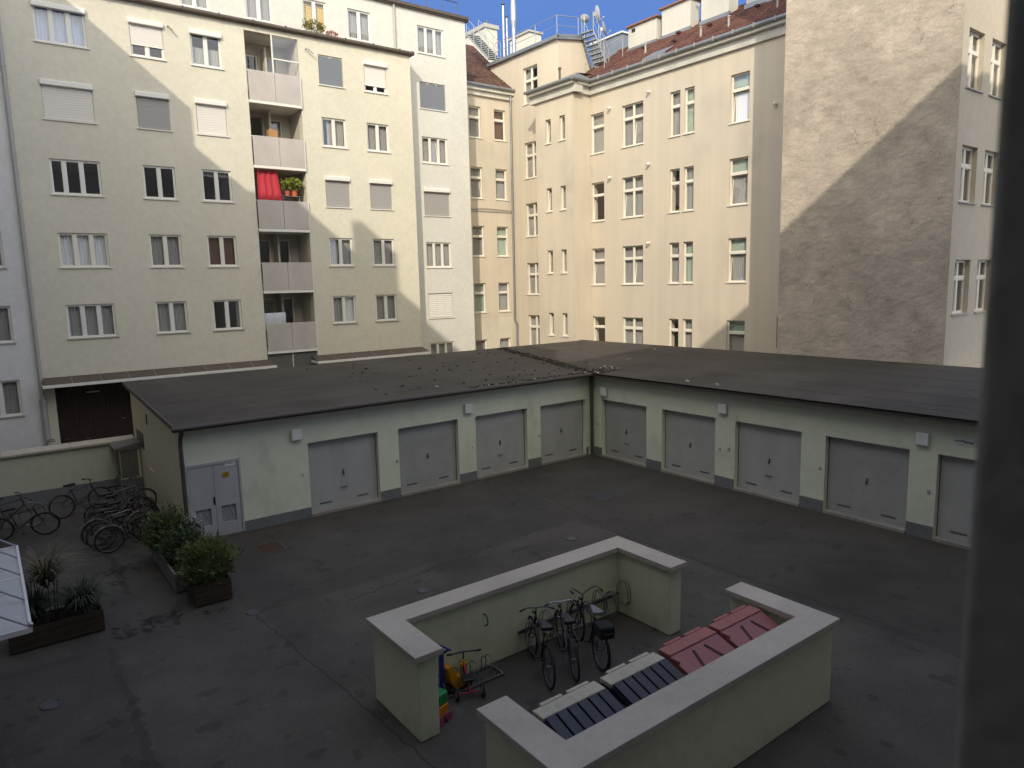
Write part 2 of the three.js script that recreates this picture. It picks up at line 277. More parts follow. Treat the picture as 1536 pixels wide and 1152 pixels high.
// o: w,h, cols, transom (fraction from top), rec, box (shutter box), shut (0..1), curtain (material), sill, open
function windowPart(parent, frame, u, y, o) {
  const { w, h, cols = 2, transom = 0, rec = 0.07, fw = 0.055, bar: bw = 0.06, mat = M.frame, sillMat = M.sill, sill = true, box = false, shut = 0, shutMat = M.shutter, curtain = null, glass = true, tilt = -1, splits = null } = o;
  const F = frame.clone().multiply(new THREE.Matrix4().makeTranslation(u, y, 0));
  const g = part('window', parent, F);
  const zf = -rec, zb = -rec - 0.07, x0 = -w / 2, x1 = w / 2;
  const bars = [bx(x0, x0 + fw, 0, h, zb, zf), bx(x1 - fw, x1, 0, h, zb, zf), bx(x0 + fw, x1 - fw, 0, fw, zb, zf), bx(x0 + fw, x1 - fw, h - fw, h, zb, zf)];
  const cuts = splits || [...Array(cols + 1)].map((_, i) => i / cols);
  const xs = cuts.map(c => x0 + c * w);
  for (let i = 1; i < xs.length - 1; i++) bars.push(bx(xs[i] - bw, xs[i] + bw, fw, h - fw, zb + 0.004, zf + 0.006));
  const ty = transom ? h * (1 - transom) : 0;
  if (transom) for (let i = 0; i < xs.length - 1; i++) { const a = i ? xs[i] + bw : x0 + fw, b = i < xs.length - 2 ? xs[i + 1] - bw : x1 - fw; bars.push(bx(a, b, ty - 0.055, ty + 0.055, zb + 0.002, zf + 0.012)); }
  sub('frame', bars, mat, g);
  const cells = [];
  for (let i = 0; i < xs.length - 1; i++) {
    const a = i ? xs[i] + bw : x0 + fw, b = i < xs.length - 2 ? xs[i + 1] - bw : x1 - fw;
    if (transom) { cells.push([a, b, fw, ty - 0.055, i], [a, b, ty + 0.055, h - fw, -9]); } else cells.push([a, b, fw, h - fw, i]);
  }
  if (shut < 0.97 && glass) for (const [a, b, c, d, i] of cells) {
    const s = 0.022; // inner sash edge and its pane
    const sash = [bx(a, a + s, c, d, zf - 0.05, zf - 0.012), bx(b - s, b, c, d, zf - 0.05, zf - 0.012), bx(a + s, b - s, c, c + s, zf - 0.05, zf - 0.012), bx(a + s, b - s, d - s, d, zf - 0.05, zf - 0.012)];
    const pane = bx(a + s, b - s, c + s, d - s, zf - 0.036, zf - 0.032);
    if (i === tilt) { // bottom-hung leaf leaning into the room
      const R = new THREE.Matrix4().makeTranslation(0, c, zf - 0.05).multiply(new THREE.Matrix4().makeRotationX(-0.10)).multiply(new THREE.Matrix4().makeTranslation(0, -c, -zf + 0.03));
      sash.forEach(q => q.applyMatrix4(R)); pane.applyMatrix4(R);
    }
    sub('sash', sash, mat, g); sub('pane', pane, M.glass, g);
  }
  if (sill) sub('sill', bx(x0 - 0.06, x1 + 0.06, -0.045, -0.004, -rec, 0.05), sillMat, g);
  if (box) { sub('shutter_box', rbx(x0 - 0.03, x1 + 0.03, h - 0.10, h + 0.09, -0.05, 0.11, 0.03), mat, g); }
  if (shut) { const hh = (h - 0.1) * shut; sub('shutter', bx(x0 + 0.03, x1 - 0.03, h - 0.08 - hh, h - 0.08, zf + 0.010, zf + 0.03), shutMat, g); if (shut < 0.97) sub('shutter_bar', bx(x0 + 0.03, x1 - 0.03, h - 0.13 - hh, h - 0.081 - hh, zf + 0.008, zf + 0.034), mat, g); }
  if (curtain && shut < 0.97) {
    for (const [m, f0, f1, t0, t1, pin] of (Array.isArray(curtain) ? curtain : [[curtain, 0, 1, 0, 1, 0]])) {
      const c = curtainGeo(w * (f1 - f0) - 0.02, h * (t1 - t0) - 0.02, 0.02, 0.10, pin || 0); c.translate(x0 + w * (f0 + f1) / 2, h * (t0 + t1) / 2, zb - 0.10); sub('curtain', c, m, g);
    }
  }
  return g;
}

// ---------------------------------------------------------------- garage block
const GX0 = 3.6, GXF = 17.3, GZF = -18.3, GZ1 = -1.4, GXB = 22.9, GZB = -24.9;
const roofYL = z => 3.0 + (-18.05 - z) * 0.0605, roofYR = x => 3.0 + (x - 17.05) * 0.075;
const garage = thing('garage_building', 'long L-shaped garage block with pale green walls, grey tip-up doors and flat dark roof', 'garage', V3(10, 0, -20));
{
  const FL = frameAt(V3(0, 0, GZF)), FR = frameAt(V3(GXF, 0, 0), -PI / 2); // right wing: local x = world z
  const doorsL = [6.77, 9.51, 12.25, 14.91].map(x => [x, x + 2.08, 0, 2.06]);
  const doorsR = [-17.78, -15.04, -12.26, -9.50, -6.80, -4.08].map(z => [z, z + 2.08, 0, 2.07]);
  const dbl = [3.66, 4.96, 0.0, 1.97];
  const holes = l => l.map(h => [h[0], h[1], h[2] - 0.001 < 0 ? 0.001 : h[2], h[3]]);
  mk('wall', wallPanel(GX0, GXF - 0.02, 0, 2.96, 0.3, holes([dbl, ...doorsL])), M.garage, garage, FL);
  mk('wall', wallPanel(GZF + 0.0, GZ1, 0, 2.96, 0.3, holes(doorsR)), M.garage, garage, FR);
  // gable end: sloping top, faces -x
  const gp = [[GZB, 0], [GZF - 0.3, 0], [GZF - 0.3, roofYL(GZF - 0.3) - 0.06], [GZB, roofYL(GZB) - 0.06]];
  { const g = poly(gp.map(([z, y]) => [z, y]), 0.3); mk('gable_wall', g, M.gable, garage, frameAt(V3(GX0 + 0.3, 0, 0), -PI / 2)); }
  mk('gable_wall', bx(GX0, GX0 + 0.015, 0.0, 2.96, GZF - 0.30, GZF - 0.002).translate(-0.017, 0, 0), M.gable, garage);
  mk('back_wall', bx(GX0 + 0.31, GXB - 0.3, 0, roofYL(GZB) - 0.08, GZB, GZB + 0.25), M.garage, garage);
  mk('back_wall', bx(GXB - 0.28, GXB, 0, roofYR(GXB) - 0.1, GZB, GZ1), M.garage, garage);
  mk('end_wall', bx(GXF + 0.3, GXB - 0.3, 0, 2.95, GZ1 - 0.25, GZ1), M.garage, garage);
  // moulded band under the eaves
  mk('eaves_band', [bx(GX0 - 0.03, GXF - 0.05, 2.70, 2.93, GZF + 0.002, GZF + 0.05), bx(GX0 - 0.03, GXF - 0.11, 2.84, 2.965, GZF + 0.052, GZF + 0.11)], M.garageTrim, garage);
  mk('eaves_band', [bx(GXF - 0.05, GXF - 0.002, 2.70, 2.93, GZF + 0.052, GZ1), bx(GXF - 0.11, GXF - 0.052, 2.84, 2.965, GZF + 0.112, GZ1)], M.garageTrim, garage);
  // roof: two planes meeting in a valley, with thickness
  const e = 17.05, ez = -18.05, vx = e + (-25.0 - ez) * -0.0605 / 0.075, bz = -25.0, bxx = 23.0;
  const LT = [V3(3.45, 3.0, ez), V3(e, 3.0, ez), V3(vx, roofYL(bz), bz), V3(3.45, roofYL(bz), bz)];
  const RT = [V3(e, 3.0, ez), V3(e, 3.0, GZ1), V3(bxx, roofYR(bxx), GZ1), V3(bxx, roofYR(bxx), bz), V3(vx, roofYR(vx), bz)];
  const slabGeo = pts => {
    const n = pts.length, a = [], t = 0.07, tri = (p, q, r) => a.push(p, q, r);
    const lo = pts.map(p => V3(p.x, p.y - t, p.z));
    for (let i = 1; i < n - 1; i++) { tri(pts[0], pts[i], pts[i + 1]); tri(lo[0], lo[i + 1], lo[i]); }
    for (let i = 0; i < n; i++) { const j = (i + 1) % n; tri(pts[i], lo[i], lo[j]); tri(pts[i], lo[j], pts[j]); }
    const g = new THREE.BufferGeometry(); g.setAttribute('position', new THREE.Float32BufferAttribute(a.flatMap(v => [v.x, v.y, v.z]), 3)); g.computeVertexNormals(); return g;
  };
  const r1 = mk('roof', slabGeo(LT), M.roofing, garage), r2 = mk('roof', slabGeo(RT), M.roofingZ, garage);
  // welted bitumen sheets: lapped edges a few mm proud
  for (let k = 1; k < 7; k++) { const z = ez - k * 0.99, x1 = e + (ez - z) * 0.0605 / 0.075; mk('sheet_lap', quad(V3(3.46, roofYL(z) + 0.004, z), V3(x1, roofYL(z) + 0.004, z), V3(x1, roofYL(z - 0.07) + 0.004, z - 0.07), V3(3.46, roofYL(z - 0.07) + 0.004, z - 0.07)), M.roofing, r1); }
  for (let k = 1; k < 6; k++) { const x = e + k * 0.99, z0 = ez - (x - e) * 0.075 / 0.0605; mk('sheet_lap', quad(V3(x, roofYR(x) + 0.004, Math.max(z0, bz + 0.02)), V3(x, roofYR(x) + 0.004, GZ1), V3(x + 0.07, roofYR(x + 0.07) + 0.004, GZ1), V3(x + 0.07, roofYR(x + 0.07) + 0.004, Math.max(z0, bz + 0.02))), M.roofingZ, r2); }
  // verge and eaves metal
  mk('verge_trim', poly([[bz, roofYL(bz) + 0.03], [ez, 3.03], [ez, 2.90], [bz, roofYL(bz) - 0.10]], 0.03), M.brownMetal, garage, frameAt(V3(3.46, 0, 0), -PI / 2));
  const half = (len) => { const g = new THREE.CylinderGeometry(0.065, 0.065, len, 14, 1, true, 0, PI); g.rotateZ(PI / 2); g.rotateX(PI / 2); return g; };
  { const g = half(e - 3.4); g.rotateX(PI / 2 * 0); g.translate((3.4 + e) / 2, 2.95, ez + 0.06); mk('gutter', [g, bx(3.4, e - 0.1, 2.90, 2.985, ez + 0.0, ez + 0.012), bx(3.4, e - 0.02, 2.94, 2.955, ez + 0.115, ez + 0.13)], M.gutter, garage); }
  { const g = half(GZ1 - ez); g.rotateY(PI / 2); g.translate(e - 0.06, 2.95, (ez + GZ1) / 2); mk('gutter', [g, bx(e - 0.012, e, 2.90, 2.985, ez + 0.1, GZ1), bx(e - 0.13, e - 0.115, 2.94, 2.955, ez + 0.13, GZ1)], M.gutter, garage); }
  mk('downpipe', [tube([V3(3.62, 2.93, GZF + 0.24), V3(3.62, 2.82, GZF + 0.22), V3(3.61, 2.68, GZF + 0.09), V3(3.6, 2.45, GZF + 0.07)], 0.05, 10, 16), bar(V3(3.6, 2.46, GZF + 0.07), V3(3.6, 0.02, GZF + 0.07), 0.05, 12), bar(V3(3.6, 2.0, GZF + 0.07), V3(3.6, 2.04, GZF + 0.07), 0.058, 12), bar(V3(3.6, 0.6, GZF + 0.07), V3(3.6, 0.64, GZF + 0.07), 0.058, 12)], M.pipe, garage);
  mk('downpipe', [bar(V3(17.16, 2.9, -18.17), V3(17.2, 0.0, -18.2), 0.055, 12), bar(V3(17.17, 1.55, -18.18), V3(17.17, 1.6, -18.18), 0.064, 12), bar(V3(17.165, 2.4, -18.175), V3(17.165, 2.44, -18.175), 0.064, 12)], M.pipe, garage);
  // plinth on each pier
  const piersL = [[4.97, 6.76, 0.28], [8.86, 9.50, 0.29], [11.60, 12.24, 0.3], [14.34, 14.90, 0.3], [17.0, 17.1, 0.3]];
  for (const [a, b, h] of piersL) mk('plinth', bx(a, b, 0, h, GZF - 0.12, GZF + 0.02), M.plinth, garage);
  const piersR = [[-18.17, -17.79], [-15.69, -15.05], [-12.95, -12.27], [-10.17, -9.51], [-7.41, -6.81], [-4.71, -4.09]];
  for (const [a, b] of piersR) mk('plinth', bx(GXF - 0.02, GXF + 0.12, 0, 0.32, a, b), M.plinth, garage);
  // tip-up doors
  const leafGeo = ready(rbx(-1.02, 1.02, 0.07, 2.04, -0.05, 0, 0.008));
  const handleGeo = ready([rbx(-0.022, 0.022, 0.98, 1.12, 0, 0.012, 0.005), bar(V3(-0.0, 1.0, 0.012), V3(0.0, 1.0, 0.045), 0.012, 8), rbx(-0.012, 0.012, 0.955, 1.06, 0.04, 0.055, 0.005)]);
  const pullGeo = ready([tube([V3(-0.09, 0.62, 0), V3(-0.085, 0.62, 0.035), V3(0.085, 0.62, 0.035), V3(0.09, 0.62, 0)], 0.011, 6, 12)]);
  const ventGeo = ready([...Array(9)].map((_, i) => bx(-0.18 + i * 0.04, -0.155 + i * 0.04, 0.235, 0.285, 0, 0.006)));
  const threshGeo = ready(bx(-1.035, 1.035, 0.002, 0.075, -0.16, 0.10));
  const trackGeo = ready([bx(-1.04, -1.02, 0.08, 2.06, -0.06, 0.0), bx(1.02, 1.04, 0.08, 2.06, -0.06, 0.0), bx(-1.02, 1.02, 2.04, 2.06, -0.06, 0)]);
  const makeDoor = (F, c, i) => {
    const d = part('garage_door', garage, F.clone().multiply(new THREE.Matrix4().makeTranslation(c, 0, -0.16)));
    sub('leaf', leafGeo, [M.door, M.door2, M.door3][(i * 7 + (F === FR ? 1 : 0)) % 3], d); sub('frame', trackGeo, M.darkSteel, d);
    sub('lock_handle', handleGeo, M.darkSteel, d);
    if (i % 2 === 0) sub('pull_handle', pullGeo, M.black, d);
    for (const s of [-0.56, 0.56]) { const v = sub('vent', ventGeo, M.darkSteel, d); v.position.x = s; }
    const t = sub('threshold', threshGeo, M.threshold, d); t.position.z = 0.10;
  };
  doorsL.forEach((h, i) => makeDoor(FL, (h[0] + h[1]) / 2, i)); doorsR.forEach((h, i) => makeDoor(FR, (h[0] + h[1]) / 2, i));
  // pale double door with wired glass panes
  const dd = part('double_door', garage, FL.clone().multiply(new THREE.Matrix4().makeTranslation(4.31, 0, 0.0)));
  sub('frame', [bx(-0.66, -0.61, 0.03, 1.97, -0.08, 0.03), bx(0.61, 0.66, 0.03, 1.97, -0.08, 0.03), bx(-0.61, 0.61, 1.90, 1.97, -0.08, 0.03)], M.doorPale, dd);
  for (const s of [-1, 1]) {
    const a = s < 0 ? -0.605 : 0.004, b = s < 0 ? -0.004 : 0.605;
    sub('leaf', [bx(a, b, 0.03, 0.36, -0.06, 0.01), bx(a, b, 0.80, 1.895, -0.06, 0.01), bx(a, a + 0.12, 0.36, 0.80, -0.06, 0.01), bx(b - 0.12, b, 0.36, 0.80, -0.06, 0.01)], M.doorPale, dd);
    sub('vent_panel', bx(a + 0.121, b - 0.121, 0.36, 0.80, -0.05, -0.035), std(lin(0.30, 0.33, 0.34), { roughness: 0.5, map: T.scuff }), dd);
    const cx = (a + b) / 2; sub('brace', [bar(V3(cx - 0.02, 0.79, -0.028), V3(a + 0.14, 0.37, -0.028), 0.011, 4), bar(V3(cx + 0.02, 0.79, -0.028), V3(b - 0.14, 0.37, -0.028), 0.011, 4)], M.doorPale, dd);
    for (const y of [0.2, 1.05, 1.72]) sub('hinge', rbx(s < 0 ? a - 0.015 : b - 0.005, s < 0 ? a + 0.005 : b + 0.015, y, y + 0.11, 0.031, 0.05, 0.006), M.doorPale, dd);
  }
  sub('handle', rbx(-0.05, -0.01, 0.88, 1.08, 0.012, 0.03, 0.008), M.black, dd);
  // gable fittings
  mk('vent_grille', bx(GX0 - 0.02, GX0 + 0.01, 1.55, 2.02, -24.3, -23.25), M.darkSteel, garage);
  mk('vent_slot', bx(GX0 - 0.012, GX0 + 0.01, 2.42, 2.72, -22.5, -22.35), M.dark, garage);
  mk('service_flap', bx(GX0 - 0.03, GX0 + 0.01, 0.55, 1.12, -22.6, -21.9), M.gable, garage);
  // small bells and key switches on the piers
  for (const [x, y] of [[6.6, 1.25], [9.43, 1.1], [12.12, 1.1], [14.83, 1.05]]) mk('key_switch', rbx(x - 0.03, x + 0.03, y - 0.04, y + 0.04, GZF, GZF + 0.03, 0.008), x < 13 && x > 12 || x < 7 ? M.lamp : M.greyPipe, garage);
  for (const [z, y] of [[-17.98, 1.15], [-12.78, 1.15], [-12.45, 1.2], [-9.62, 1.2], [-6.95, 1.15]]) mk('key_switch', rbx(GXF - 0.03, GXF, y - 0.04, y + 0.04, z - 0.03, z + 0.03, 0.008), M.greyPipe, garage);
}
// meter cabinet with small roof at the gable
{
  const c = thing('meter_cabinet', 'narrow beige meter cabinet with small sloping cap against garage gable', 'cabinet', V3(3.3, 0, -24.35));
  sub('plinth', bx(-0.32, 0.28, 0, 0.55, -0.4, 0.4), M.plinth, c); sub('housing', bx(-0.28, 0.28, 0.551, 1.50, -0.36, 0.36), M.gable, c);
  sub('door', bx(-0.27, 0.2, 0.6, 1.44, 0.361, 0.375), M.concrete, c); sub('door', bx(-0.295, -0.281, 0.6, 1.44, -0.3, 0.3), M.concrete, c);
  const cap = poly([[-0.42, 1.50], [0.285, 1.50], [0.285, 1.66], [-0.42, 1.55]], 0.9); cap.translate(0, 0.001, -0.45); sub('cap', cap, M.concrete, c);
}
function wallLamp(pos, turn, label) {
  const l = thing('wall_lamp', label, 'lamp', pos, turn, 'square lamps on the garage walls');
  sub('back_plate', bx(-0.12, 0.12, -0.13, 0.13, 0, 0.02), M.greyPipe, l); sub('diffuser', rbx(-0.14, 0.14, -0.15, 0.15, 0.021, 0.11, 0.025, 3), M.lamp, l);
}
wallLamp(V3(6.46, 2.35, GZF), 0, 'square white lamp high between pale double door and first garage door');
wallLamp(V3(11.96, 2.36, GZF), 0, 'square white lamp above pier between second and third door of left wing');
wallLamp(V3(GXF, 2.36, -17.63), -PI / 2, 'square white lamp close to the downpipe in garage corner');
wallLamp(V3(GXF, 2.39, -12.66), -PI / 2, 'square white lamp on right garage wing, between its second and third door');
wallLamp(V3(GXF, 2.38, -7.12), -PI / 2, 'square white lamp on right garage wing next to white plate with black lettering');

// ---------------------------------------------------------------- pale yellow apartment building (facade plane z = -31)
const ZA = -31, ZW = -31.9;
const FA = frameAt(V3(0, 0, ZA)), FW = frameAt(V3(0, 0, ZW));
const yellow = thing('apartment_building', 'pale yellow apartment block with stacked pink loggias and roller shutters', 'building', V3(9.6, 0, -34));
const whiteB = thing('apartment_building', 'white apartment block rising behind and beside the pale yellow front', 'building', V3(11.5, 0, -38));
{
  const cols = [[3.46, 1.60, 3], [6.27, 1.16, 2], [8.42, 1.16, 2], [13.66, 1.14, 2], [15.82, 1.12, 2]];
  const rowY = k => 4.57 + 2.63 * k; // k = 0 lowest
  const H = 1.25;
  const st = { // [row][col] from the top row down
    0: [{ curtain: M.curtainBlue, box: 1 }, { shut: 0.62, box: 1 }, { box: 1, curtain: [[M.curtain, 0, 1, 0.05, 0.6, 0]] }, { shut: 1, shutMat: M.blindBlue }, { shut: 0.74, box: 1 }],
    1: [{ shut: 1, box: 1, shutMat: M.shutter }, { shut: 1, box: 1, shutMat: M.shutterGrey }, { shut: 1, box: 1 }, { curtain: [[M.curtain, 0.25, 0.95, 0, 1, 0]] }, { curtain: M.curtainGrey }],
    2: [{ splits: [0, 0.28, 0.62, 1], curtain: null }, { curtain: null }, { curtain: [[M.curtain, 0, 1, 0.8, 1, 0]] }, { shut: 1, box: 1, shutMat: M.shutterGrey }, { shut: 1, box: 1, shutMat: M.shutterGrey }],
    3: [{ curtain: M.paper, mat: M.frameOld }, { curtain: [[M.curtainGrey, 0, 1, 0, 1, 0]], mat: M.frameOld }, { curtain: M.curtainBrown, mat: M.frameOld }, { curtain: [[M.curtain, 0, 0.5, 0, 1, -0.35], [M.curtain, 0.5, 1, 0, 1, 0.35]] }, { curtain: [[M.curtain, 0.0, 0.45, 0, 1, 0.1], [M.curtainGrey, 0.5, 1, 0, 1, 0]] }],
    4: [{ curtain: M.curtain, sillMat: M.sillGrey }, { curtain: M.curtain, sillMat: M.sillGrey }, { curtain: [[M.curtain, 0.85, 1, 0, 1, 0]], sillMat: M.sillGrey }, { curtain: [[M.curtainGrey, 0, 0.5, 0, 1, 0], [M.paper, 0.5, 1, 0, 1, 0]], sillMat: M.sillGrey }, { curtain: M.curtainGrey, sillMat: M.sillGrey }],
  };
  const holesL = [], holesR = [];
  for (let k = 0; k < 5; k++) cols.forEach(([c, w], i) => (i < 3 ? holesL : holesR).push([c - w / 2, c + w / 2, rowY(k), rowY(k) + H]));
  mk('wall', wallPanel(1.68, 9.95, 3.0, 17.02, 0.35, holesL), M.yellow, yellow, FA);
  mk('wall', wallPanel(12.21, 17.67, 3.0, 17.02, 0.35, holesR), M.yellow, yellow, FA);
  mk('wall', bx(9.952, 12.208, 16.78, 17.02, ZA - 0.35, ZA), M.yellow, yellow);
  mk('side_wall', bx(17.37, 17.67, 0, 17.02, ZW, ZA - 0.352), M.yellow, yellow);
  for (const [a, b] of [[1.68, 2.02], [5.1, 9.95], [12.21, 17.67]]) mk('wall', bx(a, b, 0, 2.998, ZA - 0.35, ZA), M.yellow, yellow);
  for (let k = 0; k < 5; k++) cols.forEach(([c, w, n], i) => windowPart(yellow, FA, c, rowY(k), { w, h: H, cols: n, rec: 0.06, ...st[4 - k][i] }));
  // dark entrance behind the garden wall
  mk('entrance_reveal', bx(1.95, 2.02, 0, 2.998, ZA - 1.1, ZA - 0.351), M.yellow, yellow); mk('entrance_reveal', bx(5.1, 5.17, 0, 2.998, ZA - 1.1, ZA - 0.351), M.yellow, yellow);
  const brown = std(lin(0.075, 0.048, 0.04), { roughness: 0.6, map: T.wood });
  const gate = part('gate', yellow, frameAt(V3(0, 0, ZA - 0.9)));
  for (let i = 0; i < 20; i++) sub('board', bx(2.021 + i * 0.1539, 2.021 + i * 0.1539 + 0.146, 0.02, 2.99, -0.05, 0), brown, gate);
  sub('rail', bx(2.022, 5.098, 1.0, 1.12, 0.001, 0.03), brown, gate); sub('rail', bx(2.022, 5.098, 2.1, 2.2, 0.001, 0.03), brown, gate); sub('handle', rbx(4.22, 4.36, 1.2, 1.23, 0.001, 0.07, 0.008), M.steel, gate);
  mk('entrance_light', rbx(3.1, 3.55, 2.38, 2.42, ZA - 0.868, ZA - 0.83, 0.01), M.lamp, yellow);
  // canopies above the ground floor: sloping sheet-metal trays on a white edge
  for (const [a, b] of [[1.62, 10.05], [11.9, 17.68]]) {
    const cn = part('canopy', yellow);
    const s = poly([[0, 2.87], [0.85, 2.87], [0.85, 2.97], [0, 3.0]], b - a); mk('slab', s, M.slab, cn, frameAt(V3(b, 0, ZA + 0.002), -PI / 2));
    const n = Math.round((b - a) / 0.95), w = (b - a) / n;
    for (let i = 0; i < n; i++) { const t = poly([[0.0, 3.0 + 0.17], [0.78, 2.985], [0.78, 2.973], [0.0, 3.002]], w - 0.03); mk('roof_sheet', t, M.brownMetal, cn, frameAt(V3(a + (i + 1) * w - 0.015, 0, ZA + 0.004), -PI / 2)); }
    for (let i = 1; i < n; i++) { const t = poly([[0.0, 3.0 + 0.20], [0.79, 3.01], [0.79, 2.973], [0.0, 3.002]], 0.026); mk('standing_seam', t, M.zinc, cn, frameAt(V3(a + i * w + 0.013, 0, ZA + 0.004), -PI / 2)); }
  }
  // eaves gutter of the yellow front
  { const pts = [V3(1.5, 17.08, ZA + 0.14), V3(17.82, 17.08, ZA + 0.14)]; mk('gutter', [bar(pts[0], pts[1], 0.085, 12), bx(1.5, 17.80, 17.021, 17.10, ZA - 0.9, ZA + 0.10), bx(17.68, 17.83, 17.02, 17.17, ZA - 0.9, ZA + 0.2)], M.brownMetal, yellow);
    for (let x = 2.2; x < 17.6; x += 1.35) mk('gutter_bracket', bx(x, x + 0.03, 16.99, 17.18, ZA + 0.03, ZA + 0.235), M.gutter, yellow); }
  // loggias
  const lx0 = 9.96, lx1 = 12.2, ZB = ZA - 1.5;
  const opW = 0.95;
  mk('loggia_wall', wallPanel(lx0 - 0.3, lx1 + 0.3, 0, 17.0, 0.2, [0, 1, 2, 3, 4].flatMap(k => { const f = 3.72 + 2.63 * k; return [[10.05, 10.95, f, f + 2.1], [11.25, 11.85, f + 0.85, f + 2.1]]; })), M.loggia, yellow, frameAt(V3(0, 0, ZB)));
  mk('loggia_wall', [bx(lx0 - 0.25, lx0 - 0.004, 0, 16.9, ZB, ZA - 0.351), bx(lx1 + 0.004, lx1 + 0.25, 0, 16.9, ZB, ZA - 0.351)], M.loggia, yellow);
  for (let k = 0; k < 5; k++) {
    const top = 4.72 + 2.63 * k, bot = top - 1.19, fl = top - 1.12;
    const lg = part('loggia', yellow);
    mk('floor_slab', bx(lx0, lx1, bot - 0.13, bot - 0.012, ZB, ZA + 0.10), M.slab, lg);
    const mid = (lx0 + lx1) / 2;
    mk('parapet_panel', rbx(lx0 + 0.02, mid - 0.008, bot, top, ZA + 0.05, ZA + 0.085, 0.006), M.parapet, lg); mk('parapet_panel', rbx(mid + 0.008, lx1 - 0.02, bot, top, ZA + 0.05, ZA + 0.085, 0.006), M.parapet, lg);
    mk('handrail', [bx(lx0, lx1, top - 0.05, top - 0.01, ZA + 0.0, ZA + 0.048), bx(lx1 - 0.018, lx1 + 0.02, bot - 0.01, top + 0.02, ZA + 0.002, ZA + 0.09)], M.frame, lg);
    if (k !== 3) { windowPart(lg, frameAt(V3(0, 0, ZB)), 10.5, fl + 0.1, { w: 0.9, h: 2.1, cols: 1, rec: 0.05, sill: false, curtain: k === 3 ? M.curtainGreen : null, mat: M.frameOld }).name = 'glazed_door'; }
    windowPart(lg, frameAt(V3(0, 0, ZB)), 11.55, fl + 0.97, { w: 0.6, h: 1.25, cols: 1, rec: 0.05, sill: true, curtain: k > 2 ? M.curtainGrey : null, mat: M.frameOld });
    mk('partition', bx(11.05, 11.13, bot - 0.01, bot + 2.46, ZB + 0.002, ZB + 0.62), M.loggia, lg);
  }
  mk('loggia_ceiling', bx(lx0, lx1, 16.78, 16.9, ZB, ZA - 0.351), M.slab, yellow);
  { const pl = part('infill_panels', yellow); const mid = (lx0 + lx1) / 2; mk('panel', bx(lx0 + 0.01, mid - 0.02, 0, 3.35, ZA - 0.06, ZA - 0.02), M.panelDark, pl); mk('panel', bx(mid + 0.02, lx1 - 0.01, 0, 3.35, ZA - 0.06, ZA - 0.02), M.panelDark, pl); mk('post', bx(mid - 0.018, mid + 0.018, 0, 3.35, ZA - 0.06, ZA), M.slab, pl); }
  // top loggia glazing
  { const gl = part('loggia_glazing', yellow); mk('mullion', [bx(11.05, 11.10, 15.25, 16.77, ZA - 0.04, ZA + 0.02), bx(11.10, 12.19, 15.80, 15.85, ZA - 0.04, ZA + 0.02)], M.frame, gl); mk('pane', bx(11.11, 12.18, 15.86, 16.76, ZA - 0.016, ZA - 0.01), M.glass, gl); mk('pane', bx(11.11, 12.18, 15.26, 15.79, ZA - 0.016, ZA - 0.01), M.glass, gl); }
  mk('interior_wall', [bx(1.7, 17.3, 0, 17, ZA - 4.2, ZA - 4.0)], M.interior, yellow);
  for (let k = 0; k < 5; k++) mk('interior_floor', [bx(1.7, 9.6, 3.3 + 2.63 * k, 3.5 + 2.63 * k, ZA - 4.0, ZA - 0.36), bx(12.5, 17.3, 3.3 + 2.63 * k, 3.5 + 2.63 * k, ZW + 0.01, ZA - 0.36)], M.interior, yellow);
  mk('wall_hook', tube([V3(7.05, 16.35, ZA), V3(7.05, 16.36, ZA + 0.12), V3(7.16, 16.2, ZA + 0.22)], 0.03, 6), M.sillGrey, yellow);
  mk('wall_hook', tube([V3(12.55, 16.45, ZA), V3(12.55, 16.45, ZA + 0.15), V3(12.8, 16.25, ZA + 0.25)], 0.03, 6), M.sillGrey, yellow);

  // white block
  const wy = [2.2, 4.52, 7.12, 9.73, 12.33, 14.96, 17.58];
  const holesW = wy.map((y, i) => [18.68, 20.17, y, y + (i ? 1.27 : 1.02)]);
  const att = [[3.5, 1.5, 3], [5.9, 1.1, 2], [8.37, 1.1, 2], [10.97, 1.12, 2], [13.45, 1.08, 2], [15.6, 1.14, 2]];
  mk('wall', wallPanel(17.4, 21.5, 0, 19.5, 0.35, holesW), M.white, whiteB, FW);
  mk('wall', wallPanel(1.68, 17.398, 17.1, 19.5, 0.35, att.map(([c, w]) => [c - w / 2, c + w / 2, 17.58, 18.9])), M.white, whiteB, FW);
  mk('side_wall', bx(21.15, 21.5, 0, 19.5, -46, ZW - 0.352), M.white, whiteB);
  mk('side_wall', bx(1.68, 2.0, 17.1, 19.5, -46, ZW - 0.352), M.white, whiteB);
  mk('interior_wall', [bx(1.7, 21.1, 0, 19.4, ZW - 4.6, ZW - 4.4), bx(17.4, 17.5, 0, 19.4, ZW - 4.4, ZW - 0.36)], M.interior, whiteB);
  for (let k = 0; k < 7; k++) mk('interior_floor', bx(k < 6 ? 17.52 : 2.02, 21.1, 1.15 + 2.62 * k, 1.35 + 2.62 * k, ZW - 4.39, ZW - 0.36), M.interior, whiteB);
  mk('roof', [bx(1.5, 21.62, 19.502, 19.62, -46, ZW + 0.14), bx(1.5, 21.64, 19.56, 19.70, ZW + 0.10, ZW + 0.2), bx(21.5, 21.66, 19.5, 19.70, -46, ZW + 0.1)], M.brownMetal, whiteB);
  const ws = [{ curtain: M.curtainGrey }, { shut: 1, shutMat: M.shutter }, { curtain: M.curtain }, { shut: 1, box: 1, shutMat: M.shutterGrey }, { curtain: M.curtainGrey, tilt: 1 }, { shut: 1, shutMat: M.blindBlue }, { curtain: M.curtain }];
